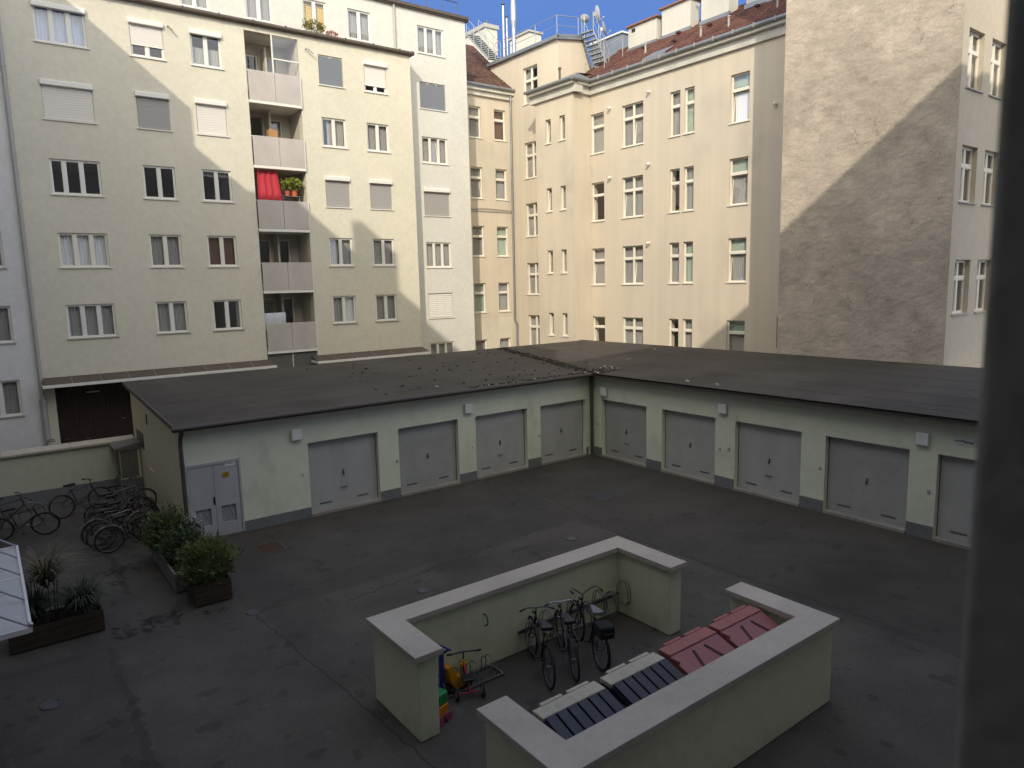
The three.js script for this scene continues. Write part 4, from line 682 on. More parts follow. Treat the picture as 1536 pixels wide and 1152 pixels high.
// waste containers
function container(x, kind, label) {
  const blue = kind === 'blue';
  const m = thing('waste_container', label, 'waste bin', V3(x, 0, -5.72), 0, 'wheeled containers inside the enclosure');
  const bodyM = blue ? std(lin(0.03, 0.035, 0.06), { roughness: 0.5 }) : std(lin(0.05, 0.05, 0.055), { roughness: 0.5 });
  const lidM = blue ? std(lin(1, 1, 1), { roughness: 0.45, map: T.blueLid }) : std(lin(0.36, 0.125, 0.12), { roughness: 0.5, map: T.scuff });
  const rimM = blue ? std(lin(0.62, 0.57, 0.44), { roughness: 0.7, map: T.mottle }) : std(lin(0.46, 0.16, 0.14), { roughness: 0.6, map: T.mottle });
  const body = new THREE.CylinderGeometry(0.74, 0.62, 0.86, 4, 1); body.rotateY(PI / 4); body.scale(0.96, 1, 0.58); body.translate(0, 0.63, 0); sub('body', body, bodyM, m);
  sub('rim', [bx(-0.53, 0.53, 1.0, 1.06, 0.28, 0.36), bx(-0.53, 0.53, 1.0, 1.06, -0.36, -0.28), bx(-0.53, -0.46, 1.0, 1.06, -0.28, 0.28), bx(0.46, 0.53, 1.0, 1.06, -0.28, 0.28)], bodyM, m);
  // lid: flat back strip with hinges, then a sloping front
  const strip = [rbx(-0.50, 0.50, 1.16, 1.225, -0.34, -0.13, 0.012), rbx(-0.36, -0.02, 1.18, 1.235, -0.385, -0.33, 0.01), rbx(0.06, 0.42, 1.18, 1.235, -0.385, -0.33, 0.01)];
  sub('lid_back', strip, rimM, m);
  const pr = poly([[-0.129, 1.06], [0.40, 0.985], [0.40, 1.02], [-0.129, 1.20]], 1.0); pr.rotateY(-PI / 2); pr.translate(0.5, 0, 0); sub('lid', pr, lidM, m);
  sub('lid_side', [bx(-0.5, 0.5, 1.06, 1.159, -0.33, -0.129)], lidM, m);
  const sl = Math.atan2(0.18, 0.529);
  if (blue) for (let k = 0; k < 6; k++) { const w = 0.142, g = rbx(-w / 2, w / 2, 0, 0.045, 0, 0.55, 0.012); g.rotateX(sl); g.translate(-0.415 + k * 0.166, 1.198, -0.125); sub('lid_rib', g, lidM, m); }
  else for (const s of [-1, 1]) { const g = rbx(-0.022, 0.022, 0, 0.02, 0.06, 0.46, 0.005); g.rotateY(s * 0.32); g.rotateX(sl); g.translate(0.02 + s * 0.1, 1.19, -0.125); sub('lid_groove', g, std(lin(0.05, 0.01, 0.012), { roughness: 0.7 }), m); }
  if (!blue) sub('lid_edge', [rbx(-0.505, -0.47, 1.06, 1.2, -0.13, 0.02, 0.01)], rimM, m);
  for (const sx of [-0.4, 0.4]) for (const sz of [-0.26, 0.26]) { const w = part('wheel', m, frameAt(V3(x + sx, 0, -5.72 + sz))); const g = new THREE.CylinderGeometry(0.09, 0.09, 0.05, 16); g.rotateZ(PI / 2); g.translate(0, 0.09, 0); sub('tyre', g, M.rubber, w); sub('fork', [bx(-0.035, -0.027, 0.06, 0.21, -0.03, 0.03), bx(0.027, 0.035, 0.06, 0.21, -0.03, 0.03), bx(-0.035, 0.035, 0.205, 0.215, -0.03, 0.03)], M.spoke, w); }
}
container(5.22, 'blue', 'blue ribbed waste container with cream lid strip beside the open end post');
container(6.32, 'blue', 'blue ribbed waste container with cream lid strip next to a red lid');
container(7.42, 'red', 'red-lidded waste container standing beside a blue container');
container(8.50, 'red', 'red-lidded waste container pushed into the enclosure corner');

// ---------------------------------------------------------------- bicycles
const BG = {};
{
  const R = 0.335;
  BG.tyre = ready(new THREE.TorusGeometry(R, 0.02, 8, 40)); BG.rim = ready(new THREE.TorusGeometry(R - 0.028, 0.011, 6, 36));
  const sp = []; for (let i = 0; i < 22; i++) { const a = i / 22 * 2 * PI; sp.push(bar(V3(0, 0, (i % 2 ? 0.025 : -0.025)), V3(Math.cos(a) * (R - 0.03), Math.sin(a) * (R - 0.03), 0), 0.0016, 3)); }
  sp.push(bar(V3(0, 0, -0.045), V3(0, 0, 0.045), 0.018, 8)); BG.spokes = ready(sp);
  const rw = V3(0, 0.355, 0), fw = V3(1.06, 0.355, 0), bb = V3(0.44, 0.29, 0), st = V3(0.30, 0.80, 0), hd = V3(0.86, 0.84, 0), hl = V3(0.90, 0.68, 0);
  const stays = s => [bar(rw.clone().setZ(s * 0.06), bb.clone().setZ(s * 0.03), 0.009), bar(rw.clone().setZ(s * 0.06), st.clone().setZ(s * 0.02), 0.008)];
  BG.frameDiamond = ready([bar(bb, st, 0.016, 8), bar(st.clone().lerp(bb, 0.08), hd, 0.015, 8), bar(bb, hl, 0.018, 8), bar(hl, hd, 0.02, 8), ...stays(1), ...stays(-1)]);
  BG.frameStep = ready([bar(bb, st, 0.016, 8), tube([hd.clone().lerp(hl, 0.4), V3(0.68, 0.58, 0), V3(0.42, 0.45, 0)], 0.015, 8, 14), tube([hl, V3(0.70, 0.42, 0), bb], 0.018, 8, 14), bar(hl, hd, 0.02, 8), ...stays(1), ...stays(-1)]);
  BG.fork = ready([bar(hl.clone().setZ(0.05), fw.clone().setZ(0.05), 0.011), bar(hl.clone().setZ(-0.05), fw.clone().setZ(-0.05), 0.011), bar(V3(0.90, 0.68, -0.055), V3(0.90, 0.68, 0.055), 0.014), bar(hd, V3(0.84, 0.98, 0), 0.013, 8)]);
  BG.barFlat = ready([tube([V3(0.74, 1.0, -0.31), V3(0.84, 1.0, -0.16), V3(0.86, 0.985, 0), V3(0.84, 1.0, 0.16), V3(0.74, 1.0, 0.31)], 0.012, 7, 30)]);
  BG.barHigh = ready([tube([V3(0.66, 1.12, -0.29), V3(0.82, 1.13, -0.22), V3(0.87, 1.02, -0.06), V3(0.86, 0.985, 0), V3(0.87, 1.02, 0.06), V3(0.82, 1.13, 0.22), V3(0.66, 1.12, 0.29)], 0.012, 7, 36)]);
  BG.grip = ready(bar(V3(0, 0, 0), V3(0, 0, 0.11), 0.018, 8));
  { const s = new THREE.Shape(); s.moveTo(-0.13, -0.085); s.quadraticCurveTo(-0.16, 0, -0.13, 0.085); s.quadraticCurveTo(0, 0.06, 0.15, 0.02); s.quadraticCurveTo(0.165, 0, 0.15, -0.02); s.quadraticCurveTo(0, -0.06, -0.13, -0.085);
    const g = new THREE.ExtrudeGeometry(s, { depth: 0.03, bevelEnabled: true, bevelSize: 0.012, bevelThickness: 0.015, bevelSegments: 3 }); g.rotateX(-PI / 2); g.translate(0.28, 0.93, 0); BG.saddle = ready(g); }
  BG.post = ready(bar(st, V3(0.275, 0.93, 0), 0.013, 8));
  const ring = new THREE.TorusGeometry(0.09, 0.008, 6, 24); ring.translate(0.44, 0.29, 0.045);
  BG.crank = ready([ring, bar(V3(0.44, 0.29, 0.06), V3(0.56, 0.20, 0.075), 0.010), bar(V3(0.44, 0.29, -0.06), V3(0.32, 0.38, -0.075), 0.010), bar(V3(0.44, 0.29, -0.06), V3(0.44, 0.29, 0.06), 0.016, 8), bar(V3(0.44, 0.375, 0.045), V3(0, 0.39, 0.045), 0.005, 4), bar(V3(0.44, 0.205, 0.045), V3(0, 0.32, 0.045), 0.005, 4)]);
  BG.pedal = ready(rbx(-0.045, 0.045, -0.012, 0.012, -0.045, 0.045, 0.005));
  const fender = (cx, a0, a1) => { const p = []; for (let i = 0; i <= 16; i++) { const a = a0 + (a1 - a0) * i / 16; p.push(V3(cx + Math.cos(a) * 0.385, 0.355 + Math.sin(a) * 0.385, 0)); } const g = new THREE.TubeGeometry(new THREE.CatmullRomCurve3(p), 32, 0.015, 6); return g; };
  BG.fenderR = ready(fender(0, 0.5, 3.5)); BG.fenderF = ready(fender(1.06, 0.7, 2.6));
  BG.carrier = ready([bar(V3(-0.28, 0.77, 0.06), V3(0.22, 0.77, 0.06), 0.007), bar(V3(-0.28, 0.77, -0.06), V3(0.22, 0.77, -0.06), 0.007), ...[-0.28, -0.12, 0.05, 0.2].map(x => bar(V3(x, 0.77, -0.06), V3(x, 0.77, 0.06), 0.006)), bar(V3(-0.1, 0.77, 0.07), V3(0, 0.36, 0.07), 0.006), bar(V3(-0.1, 0.77, -0.07), V3(0, 0.36, -0.07), 0.006)]);
  const bw = []; for (let k = 0; k < 6; k++) { const y = 0.86 + k * 0.042, s = 0.13 + k * 0.006; bw.push(tube([V3(1.0 - s * 0.8, y, -s), V3(1.0 + s * 0.8, y, -s), V3(1.0 + s * 0.8, y, s), V3(1.0 - s * 0.8, y, s)], 0.004, 4, 24, true)); }
  for (let k = 0; k < 16; k++) { const a = k / 16 * 2 * PI; bw.push(bar(V3(1.0 + Math.cos(a) * 0.12, 0.86, Math.sin(a) * 0.14), V3(1.0 + Math.cos(a) * 0.14, 1.08, Math.sin(a) * 0.165), 0.003, 3)); }
  BG.basket = ready(bw);
  BG.stand = ready(bar(V3(0.40, 0.27, -0.05), V3(0.30, 0.03, -0.18), 0.009));
  BG.lamp = ready([(() => { const g = new THREE.CylinderGeometry(0.035, 0.025, 0.06, 10); g.rotateZ(-PI / 2); g.translate(0.95, 0.86, 0); return g; })()]);
}
function bicycle(pos, turn, lean, o, label, group) {
  const b = thing('bicycle', label, 'bicycle', pos, 0, group);
  b.rotation.set(0, 0, 0); b.quaternion.setFromEuler(new THREE.Euler(lean, turn, 0, 'YXZ'));
  b.scale.setScalar(0.94);
  const fm = std(o.color, { roughness: 0.35, metalness: 0.2 });
  for (const x of [0, 1.06]) { const w = new THREE.Group(); w.name = 'wheel'; w.position.set(x, 0.355, 0); b.add(w); sub('tyre', BG.tyre, o.tyre || M.rubber, w); sub('rim', BG.rim, M.rim, w); sub('spokes', BG.spokes, M.spoke, w); }
  sub('frame', o.step ? BG.frameStep : BG.frameDiamond, fm, b); sub('fork', BG.fork, o.chromeFork ? M.chrome : fm, b);
  const h = sub('handlebar', o.high ? BG.barHigh : BG.barFlat, o.barMat || M.darkSteel, b);
  for (const s of [-1, 1]) { const g = sub('grip', BG.grip, M.black, h); if (o.high) { g.rotation.y = PI / 2 * -1; g.position.set(0.74, 1.125, s * 0.28); } else { g.rotation.y = s > 0 ? -0.55 : PI + 0.55; g.position.set(0.80, 1.0, s * 0.22); } }
  sub('saddle', BG.saddle, o.saddleMat || M.black, b); sub('seat_post', BG.post, M.chrome, b); const c = sub('crank', BG.crank, M.darkSteel, b);
  for (const [x, y, z] of [[0.56, 0.2, 0.12], [0.32, 0.38, -0.12]]) { const p = sub('pedal', BG.pedal, M.black, c); p.position.set(x, y, z); }
  if (o.fender) { sub('mudguard', BG.fenderR, o.fender, b); sub('mudguard', BG.fenderF, o.fender, b); }
  if (o.carrier) sub('carrier', BG.carrier, M.darkSteel, b);
  if (o.basket) sub('basket', BG.basket, M.darkSteel, b);
  sub('kickstand', BG.stand, M.spoke, b); sub('headlamp', BG.lamp, M.darkSteel, b);
  return b;
}
const G1 = 'bicycles parked in the wall rack of the enclosure', G2 = 'bicycles crowded beside the garage gable';
bicycle(V3(6.45, 0, -7.86), 1.16, 0.05, { color: lin(0.015, 0.015, 0.016), step: false }, 'black bicycle with flat bars and no basket in wall rack, next to floor rack', G1);
bicycle(V3(6.92, 0, -7.76), 1.08, -0.04, { color: lin(0.05, 0.05, 0.055), carrier: 1, chromeFork: 1, barMat: M.chrome, step: 1 }, 'black step-through bicycle with chrome handlebar, middle one in wall rack', G1);
{ const b = bicycle(V3(7.42, 0, -7.72), 1.22, 0.05, { color: lin(0.02, 0.018, 0.018), high: 1, carrier: 1, fender: M.black, saddleMat: std(lin(0.2, 0.2, 0.2)) }, 'dark bicycle with upright bars and black bag on its rear carrier', G1);
  sub('carrier_bag', rbx(-0.26, 0.06, 0.66, 0.88, -0.14, 0.14, 0.04, 3), std(lin(0.012, 0.012, 0.013), { roughness: 0.9 }), b); }
const gl = [
  [V3(1.98, 0, -18.95), 0.06, { color: lin(0.03, 0.03, 0.03), fender: M.chrome, carrier: 1, high: 1 }, 'dark bicycle with bright mudguard, nearest shrub planter of the gable cluster'],
  [V3(1.86, 0, -19.32), -0.03, { color: lin(0.14, 0.12, 0.07), fender: M.brownMetal, step: 1 }, 'beige step-through bicycle with brown mudguards in gable cluster'],
  [V3(1.80, 0, -19.70), 0.03, { color: lin(0.22, 0.22, 0.21), fender: M.chrome, carrier: 1 }, 'silver framed bicycle with chrome mudguards in gable cluster'],
  [V3(2.05, 0, -20.08), 0.08, { color: lin(0.10, 0.02, 0.02), high: 1, step: 1 }, 'dark red bicycle with upright bars in gable cluster'],
  [V3(1.95, 0, -20.46), -0.04, { color: lin(0.02, 0.02, 0.025), basket: 1, carrier: 1 }, 'black bicycle with wire basket in gable cluster'],
  [V3(2.08, 0, -20.86), 0.05, { color: lin(0.02, 0.035, 0.03), fender: M.black, high: 1 }, 'dark green bicycle with black mudguards in gable cluster'],
  [V3(2.02, 0, -21.3), 0.0, { color: lin(0.02, 0.02, 0.02), carrier: 1, step: 1 }, 'black step-through bicycle with rear carrier in gable cluster'],
];
gl.forEach(([p, a, o, l], i) => bicycle(p, a, [0.10, -0.05, 0.07, -0.06, 0.08, -0.04, 0.06][i], o, l, G2));
bicycle(V3(1.35, 0, -22.85), 0.24, -0.12, { color: lin(0.03, 0.04, 0.08), tyre: M.rubber }, 'dark blue bicycle leaning at the blue-grey wall plinth by the gable cluster', G2);
bicycle(V3(2.3, 0, -21.9), 0.1, -0.1, { color: lin(0.20, 0.20, 0.21), high: 1 }, 'grey bicycle at the back of gable cluster, beside the meter cabinet', G2);
bicycle(V3(-0.36, 0, -22.62), 0.02, -0.10, { color: lin(0.03, 0.03, 0.035), barMat: M.darkSteel, tyre: std(lin(0.16, 0.15, 0.14)) }, 'dark bicycle with pale tyres standing alone along garden wall', 'bicycles along the garden wall');
bicycle(V3(-0.1, 0, -21.8), -0.2, 0.25, { color: lin(0.03, 0.03, 0.03), carrier: 1 }, 'black bicycle leaning with rear carrier beside pale-tyred bicycle', 'bicycles along the garden wall');
bicycle(V3(2.35, 0, -29.6), PI, 0.05, { color: lin(0.55, 0.55, 0.52), fender: M.black, high: 1, barMat: M.darkSteel }, 'white bicycle behind the garden wall by the grey downpipe', 'bicycles at the dark entrance');
bicycle(V3(2.0, 0, -30.3), 0.03, -0.05, { color: lin(0.10, 0.10, 0.11), fender: M.chrome }, 'grey bicycle behind garden wall in front of dark entrance', 'bicycles at the dark entrance');
// racks
{
  const r = thing('wall_bike_rack', 'steel wheel-holder rack fixed low on green enclosure wall', 'bike rack', V3(7.9, 0, -8.9));
  const zb = -8.94;
  mk('rail', [bx(6.7, 9.05, 0.36, 0.41, zb, zb + 0.035)], M.darkSteel, r);
  for (let k = 0; k < 8; k++) { const x = 6.82 + k * 0.31, y0 = k % 2 ? 0.28 : 0.16; mk('wheel_holder', [tube([V3(x, 0.40, zb + 0.04), V3(x, y0 + 0.4, zb + 0.12), V3(x, y0 + 0.38, zb + 0.30), V3(x, y0, zb + 0.32), V3(x, y0, zb + 0.1), V3(x, 0.38, zb + 0.04)], 0.008, 5, 24), tube([V3(x + 0.06, 0.40, zb + 0.04), V3(x + 0.06, y0 + 0.4, zb + 0.12), V3(x + 0.06, y0 + 0.38, zb + 0.30), V3(x + 0.06, y0, zb + 0.32), V3(x + 0.06, y0, zb + 0.1), V3(x + 0.06, 0.38, zb + 0.04)], 0.008, 5, 24), bx(x - 0.01, x + 0.07, y0 + 0.03, y0 + 0.05, zb + 0.30, zb + 0.33), bx(x - 0.01, x + 0.07, 0.375, 0.405, zb + 0.036, zb + 0.05)], M.spoke, r); }
  const f = thing('floor_bike_rack', 'flat steel floor rack with wire hoops beside the toy tricycle', 'bike rack', V3(5.6, 0, -8.75));
  mk('base_frame', [bx(4.85, 6.14, 0.004, 0.04, -8.60, -8.56), bx(4.85, 6.14, 0.004, 0.04, -8.93, -8.89), bx(6.10, 6.14, 0.004, 0.04, -8.889, -8.601), bx(4.85, 4.89, 0.004, 0.04, -8.889, -8.601)], M.spoke, f);
  for (const x of [4.98, 5.06, 5.30, 5.38, 5.62, 5.70, 5.92, 6.0]) mk('hoop', tube([V3(x, 0.04, -8.9), V3(x, 0.26, -8.88), V3(x, 0.28, -8.75), V3(x, 0.15, -8.62), V3(x, 0.03, -8.58)], 0.008, 5, 20), M.spoke, f);
}
// toys
{
  const t = thing('toy_tricycle', 'child tricycle with red frame, yellow fork guard and black wheels', 'tricycle', V3(5.35, 0, -8.38), 1.2);
  const red = std(lin(0.35, 0.02, 0.05), { roughness: 0.35 }), yel = std(lin(0.55, 0.36, 0.02), { roughness: 0.4 });
  const wheel = (x, z, r) => { const w = new THREE.Group(); w.name = 'wheel'; w.position.set(x, r, z); t.add(w); sub('tyre', new THREE.TorusGeometry(r - 0.02, 0.022, 8, 24), M.rubber, w); const h = new THREE.CylinderGeometry(r * 0.55, r * 0.55, 0.03, 16); h.rotateX(PI / 2); sub('hub', h, M.signWhite, w); };
  wheel(0.5, 0, 0.15); wheel(0, -0.2, 0.10); wheel(0, 0.2, 0.10);
  sub('frame', [bar(V3(0, 0.10, -0.2), V3(0, 0.10, 0.2), 0.013), bar(V3(0, 0.1, 0), V3(0.12, 0.24, 0), 0.02), bar(V3(0.12, 0.24, 0), V3(0.44, 0.36, 0), 0.02)], red, t);
  sub('fork', [bar(V3(0.5, 0.15, 0.05), V3(0.44, 0.40, 0.04), 0.012), bar(V3(0.5, 0.15, -0.05), V3(0.44, 0.40, -0.04), 0.012), rbx(0.40, 0.50, 0.3, 0.36, -0.06, 0.06, 0.015)], yel, t);
  sub('handlebar', [bar(V3(0.44, 0.4, 0), V3(0.41, 0.52, 0), 0.012), tube([V3(0.36, 0.55, -0.2), V3(0.42, 0.53, -0.08), V3(0.42, 0.53, 0.08), V3(0.36, 0.55, 0.2)], 0.013, 6, 16), bar(V3(0.37, 0.55, -0.2), V3(0.35, 0.56, -0.27), 0.018), bar(V3(0.37, 0.55, 0.2), V3(0.35, 0.56, 0.27), 0.018)], M.black, t);
  sub('seat', rbx(0.02, 0.24, 0.25, 0.29, -0.1, 0.1, 0.02, 3), M.black, t);
  const s = thing('toy_slide_scooter', 'blue and orange plastic push toy with tall blue handle', 'toy', V3(5.14, 0, -8.72), 0.2);
  const bl = std(lin(0.02, 0.035, 0.25), { roughness: 0.4 }), or = std(lin(0.62, 0.25, 0.01), { roughness: 0.4 });
  sub('handle', [rbx(-0.12, -0.04, 0.12, 0.72, -0.03, 0.03, 0.02), bar(V3(-0.08, 0.68, 0), V3(-0.06, 0.80, 0.16), 0.02), bar(V3(-0.08, 0.68, 0), V3(-0.06, 0.80, -0.16), 0.02), bar(V3(-0.06, 0.8, -0.2), V3(-0.06, 0.8, 0.2), 0.015)], bl, s);
  { const g = poly([[-0.05, 0.46], [0.02, 0.48], [0.14, 0.26], [0.42, 0.12], [0.42, 0.05], [0.1, 0.05], [0.02, 0.2]], 0.22); g.translate(0, 0, -0.11); sub('body', g, or, s); }
  for (const x of [0.05, 0.36]) { const g = new THREE.CylinderGeometry(0.06, 0.06, 0.3, 16); g.rotateX(PI / 2); g.translate(x, 0.06, 0); sub('wheels', g, M.black, s); }
  const c = thing('toy_wagon', 'small toy wagon with green top, orange side and pink wheel by the wall end', 'toy', V3(4.70, 0, -8.2), 0.3); c.scale.setScalar(0.72);
  sub('body', rbx(-0.16, 0.16, 0.14, 0.36, -0.12, 0.12, 0.02), std(lin(0.60, 0.22, 0.01), { roughness: 0.4 }), c); sub('top', rbx(-0.18, 0.18, 0.361, 0.60, -0.14, 0.10, 0.03), std(lin(0.02, 0.22, 0.06), { roughness: 0.4 }), c);
  for (const [x, z] of [[0.12, 0.14], [-0.12, 0.14], [0.12, -0.14], [-0.12, -0.14]]) { const g = new THREE.CylinderGeometry(0.09, 0.09, 0.05, 18); g.rotateX(PI / 2); g.translate(x, 0.09, z); sub('wheel', g, std(lin(0.35, 0.06, 0.14), { roughness: 0.4 }), c); }
}
// ---------------------------------------------------------------- planters
const leafM = (r, g, b) => new THREE.MeshPhysicalMaterial({ color: lin(r, g, b), roughness: 0.75, transmission: 0.2, thickness: 0, side: THREE.DoubleSide });
const LF = [leafM(0.07, 0.105, 0.028), leafM(0.11, 0.14, 0.03), leafM(0.035, 0.06, 0.025), leafM(0.05, 0.065, 0.035)];
function leafCloud(n, rx, ry, rz, cy, size, spiky) {
  const a = [], tmp = V3(), e = new THREE.Euler(), q = new THREE.Quaternion();
  for (let i = 0; i < n; i++) {
    let x, y, z, r2; do { x = rr(-1, 1); y = rr(-0.9, 1); z = rr(-1, 1); r2 = x * x + y * y + z * z; } while (r2 > 1 || r2 < 0.16);
    const bump = 1 + 0.6 * pn.noise(x * 2.3 + 3, y * 2.3, z * 2.3);
    const c = V3(x * rx * bump, cy + y * ry * bump, z * rz * bump), s = size * rr(0.6, 1.4);
    const out = V3(x, y * 0.6 + 0.45, z).normalize();
    e.set(rr(-0.9, 0.9), rr(-0.9, 0.9), rr(-0.9, 0.9)); out.applyEuler(e);
    const sd = V3().crossVectors(out, V3(rr(-1, 1), rr(-1, 1), rr(-1, 1))).normalize().multiplyScalar(s * (spiky ? 0.12 : 0.3));
    const tip = c.clone().addScaledVector(out, s), mid = c.clone().addScaledVector(out, s * 0.5);
    const p1 = mid.clone().add(sd), p2 = mid.clone().sub(sd);
    for (const v of [c, p1, tip, c, tip, p2]) a.push(v.x, v.y, v.z);
  }
  const g = new THREE.BufferGeometry(); g.setAttribute('position', new THREE.Float32BufferAttribute(a, 3)); g.computeVertexNormals(); return g;
}
function stems(n, r, h) { const l = []; for (let i = 0; i < n; i++) { const a = rr(0, 6.28); l.push(tube([V3(0.04 * Math.cos(a), 0, 0.04 * Math.sin(a)), V3(r * 0.4 * Math.cos(a), h * 0.5, r * 0.4 * Math.sin(a)), V3(r * Math.cos(a + 0.4), h, r * Math.sin(a + 0.4))], 0.009, 4, 8)); } return l; }
function shrub(pos, rx, ry, rz, n, m1, m2, label) {
  const s = thing('shrub', label, 'shrub', pos, 0, 'shrubs in the trough planters by the double door');
  sub('stems', stems(10, rx * 0.7, ry * 1.3), M.wood, s);
  sub('foliage', leafCloud(n, rx, ry, rz, ry * 0.95, 0.085, true), m1, s); sub('young_shoots', leafCloud(n / 3 | 0, rx * 1.08, ry * 1.08, rz * 1.08, ry * 1.0, 0.11, true), m2, s);
}
{
  const tr = (x0, x1, z0, z1, h, label, mat, name = 'planter_box') => {
    const p = thing(name, label, 'planter', V3((x0 + x1) / 2, 0, (z0 + z1) / 2)); const w = x1 - x0, d = z1 - z0, t = 0.04, k = Math.max(2, Math.round(h / 0.16));
    for (let i = 0; i < k; i++) { const a = 0.03 + i * (h - 0.03) / k, b = 0.03 + (i + 1) * (h - 0.03) / k - 0.008;
      for (const [u0, u1, v0, v1] of [[-w / 2, w / 2, -d / 2, -d / 2 + t], [-w / 2, w / 2, d / 2 - t, d / 2], [-w / 2, -w / 2 + t, -d / 2 + t + 0.001, d / 2 - t - 0.001], [w / 2 - t, w / 2, -d / 2 + t + 0.001, d / 2 - t - 0.001]]) sub('board', rbx(u0, u1, a, b, v0, v1, 0.006), mat, p); }
    sub('soil', bx(-w / 2 + t, w / 2 - t, 0.1, h - 0.08, -d / 2 + t, d / 2 - t), M.soil, p); sub('foot', [bx(-w / 2 + 0.05, -w / 2 + 0.15, 0, 0.03, -d / 2 + 0.05, d / 2 - 0.05), bx(w / 2 - 0.15, w / 2 - 0.05, 0, 0.03, -d / 2 + 0.05, d / 2 - 0.05)], M.wood, p);
  };
  tr(2.85, 3.55, -15.05, -14.35, 0.46, 'square dark wooden planter under the rounded light green shrub', M.wood);
  tr(2.7, 3.35, -18.0, -15.35, 0.42, 'long concrete-grey trough planter beside the double door', M.concrete);
  shrub(V3(3.2, 0.36, -14.72), 0.50, 0.42, 0.46, 5200, LF[1], leafM(0.12, 0.15, 0.03), 'rounded light green shrub in the square wooden planter');
  shrub(V3(2.98, 0.34, -17.3), 0.46, 0.44, 0.5, 5000, LF[0], LF[1], 'larger dark green shrub in trough, closest to garage gable');
  shrub(V3(3.12, 0.34, -16.25), 0.40, 0.34, 0.46, 3600, LF[2], LF[0], 'low grey-green shrub in trough between two fuller shrubs');
  { const f = thing('flowering_plant', 'pale flowering plant before the pane of the double door', 'plant', V3(3.42, 0.34, -17.0)); sub('stems', stems(12, 0.22, 0.55), LF[3], f); sub('foliage', leafCloud(900, 0.24, 0.3, 0.24, 0.35, 0.05, false), LF[3], f); sub('blossoms', leafCloud(260, 0.26, 0.2, 0.26, 0.6, 0.028, false), std(lin(0.62, 0.62, 0.6), { side: THREE.DoubleSide }), f); }
  tr(-0.15, 1.3, -15.15, -14.5, 0.42, 'rectangular wooden planter holding long-leaved plants near the glass canopy', M.wood);
  // strap-leaved plants
  const strap = (pos, n, len, spread, mat, label, name = 'strap_leaf_plant') => {
    const p = thing(name, label, 'plant', pos, 0, 'long-leaved plants in the wooden planter'); const gs = [];
    for (let i = 0; i < n; i++) { const a = rr(0, 6.28), L = len * rr(0.6, 1.15), up = rr(0.35, 1.0), sp = spread * rr(0.5, 1.2), pts = [], w = rr(0.013, 0.024);
      for (let k = 0; k <= 7; k++) { const t = k / 7; pts.push(V3(Math.cos(a) * sp * t * L, up * L * (t * 2.0 - t * t * (1.0 + 0.45 * sp)), Math.sin(a) * sp * t * L)); }
      const s = V3(-Math.sin(a), 0, Math.cos(a)); for (let k = 0; k < 7; k++) { const w0 = w * (1 - k / 7.6), w1 = w * (1 - (k + 1) / 7.6); gs.push(quad(pts[k].clone().addScaledVector(s, -w0), pts[k].clone().addScaledVector(s, w0), pts[k + 1].clone().addScaledVector(s, w1), pts[k + 1].clone().addScaledVector(s, -w1))); } }
    sub('leaves', gs, mat, p); return p;
  };
  strap(V3(1.0, 0.36, -14.82), 420, 0.78, 0.85, LF[3], 'dense drooping strap-leaved plant at the end of wooden planter');
  const tall = strap(V3(0.50, 0.95, -14.85), 220, 0.9, 0.8, leafM(0.13, 0.115, 0.06), 'tall arching grass-like plant with thin stalks in wooden planter');
  sub('stalks', [...Array(9)].map(() => { const a = rr(-0.16, 0.16), b = rr(-0.16, 0.16); return bar(V3(a, -0.61, b), V3(a * 1.4, 0.05, b * 1.4), 0.009, 5); }), M.wood, tall);
  strap(V3(0.25, 0.36, -14.8), 320, 0.85, 0.65, LF[2], 'dark low strap-leaved plant under the tall arching grass');
}
// entrance canopy of the side wing
{
  const c = thing('entrance_canopy', 'white panelled entrance canopy with zigzag metal truss along its edge', 'canopy', V3(-0.7, 0, -10.6));
  const y = 2.6, pan = new THREE.MeshPhysicalMaterial({ color: lin(0.55, 0.55, 0.56), roughness: 0.35, transmission: 0.15, thickness: 0 });
  for (const [a, b] of [[-12.2, -10.85], [-10.8, -9.05]]) mk('panel', bx(-1.58, 0.10, y - 0.02, y, a, b), pan, c);
  mk('edge_frame', [bx(0.10, 0.13, y - 0.05, y + 0.02, -12.22, -9.03), bx(-1.58, 0.10, y - 0.05, y + 0.01, -9.05, -9.02), bx(-1.58, 0.10, y - 0.05, y + 0.01, -12.24, -12.2), bx(-1.58, 0.1, y - 0.06, y + 0.006, -10.849, -10.801)], M.frame, c);
  for (const z of [-9.05, -9.9, -10.85, -11.6, -12.2]) mk('truss_rod', bar(V3(0.10, y + 0.02, z), V3(-1.55, y + 1.1, z - 0.5), 0.013, 6), M.galv, c);
  for (const [z0, z1] of [[-9.3, -10.2], [-10.3, -11.1], [-11.2, -12.0]]) mk('truss_rod', bar(V3(-0.05, y + 0.05, z1), V3(-0.9, y + 0.05, z0), 0.006, 5), M.galv, c);
  mk('corner_bolt', new THREE.SphereGeometry(0.03, 10, 8).translate(0.115, y + 0.03, -9.05), M.chrome, c);
}
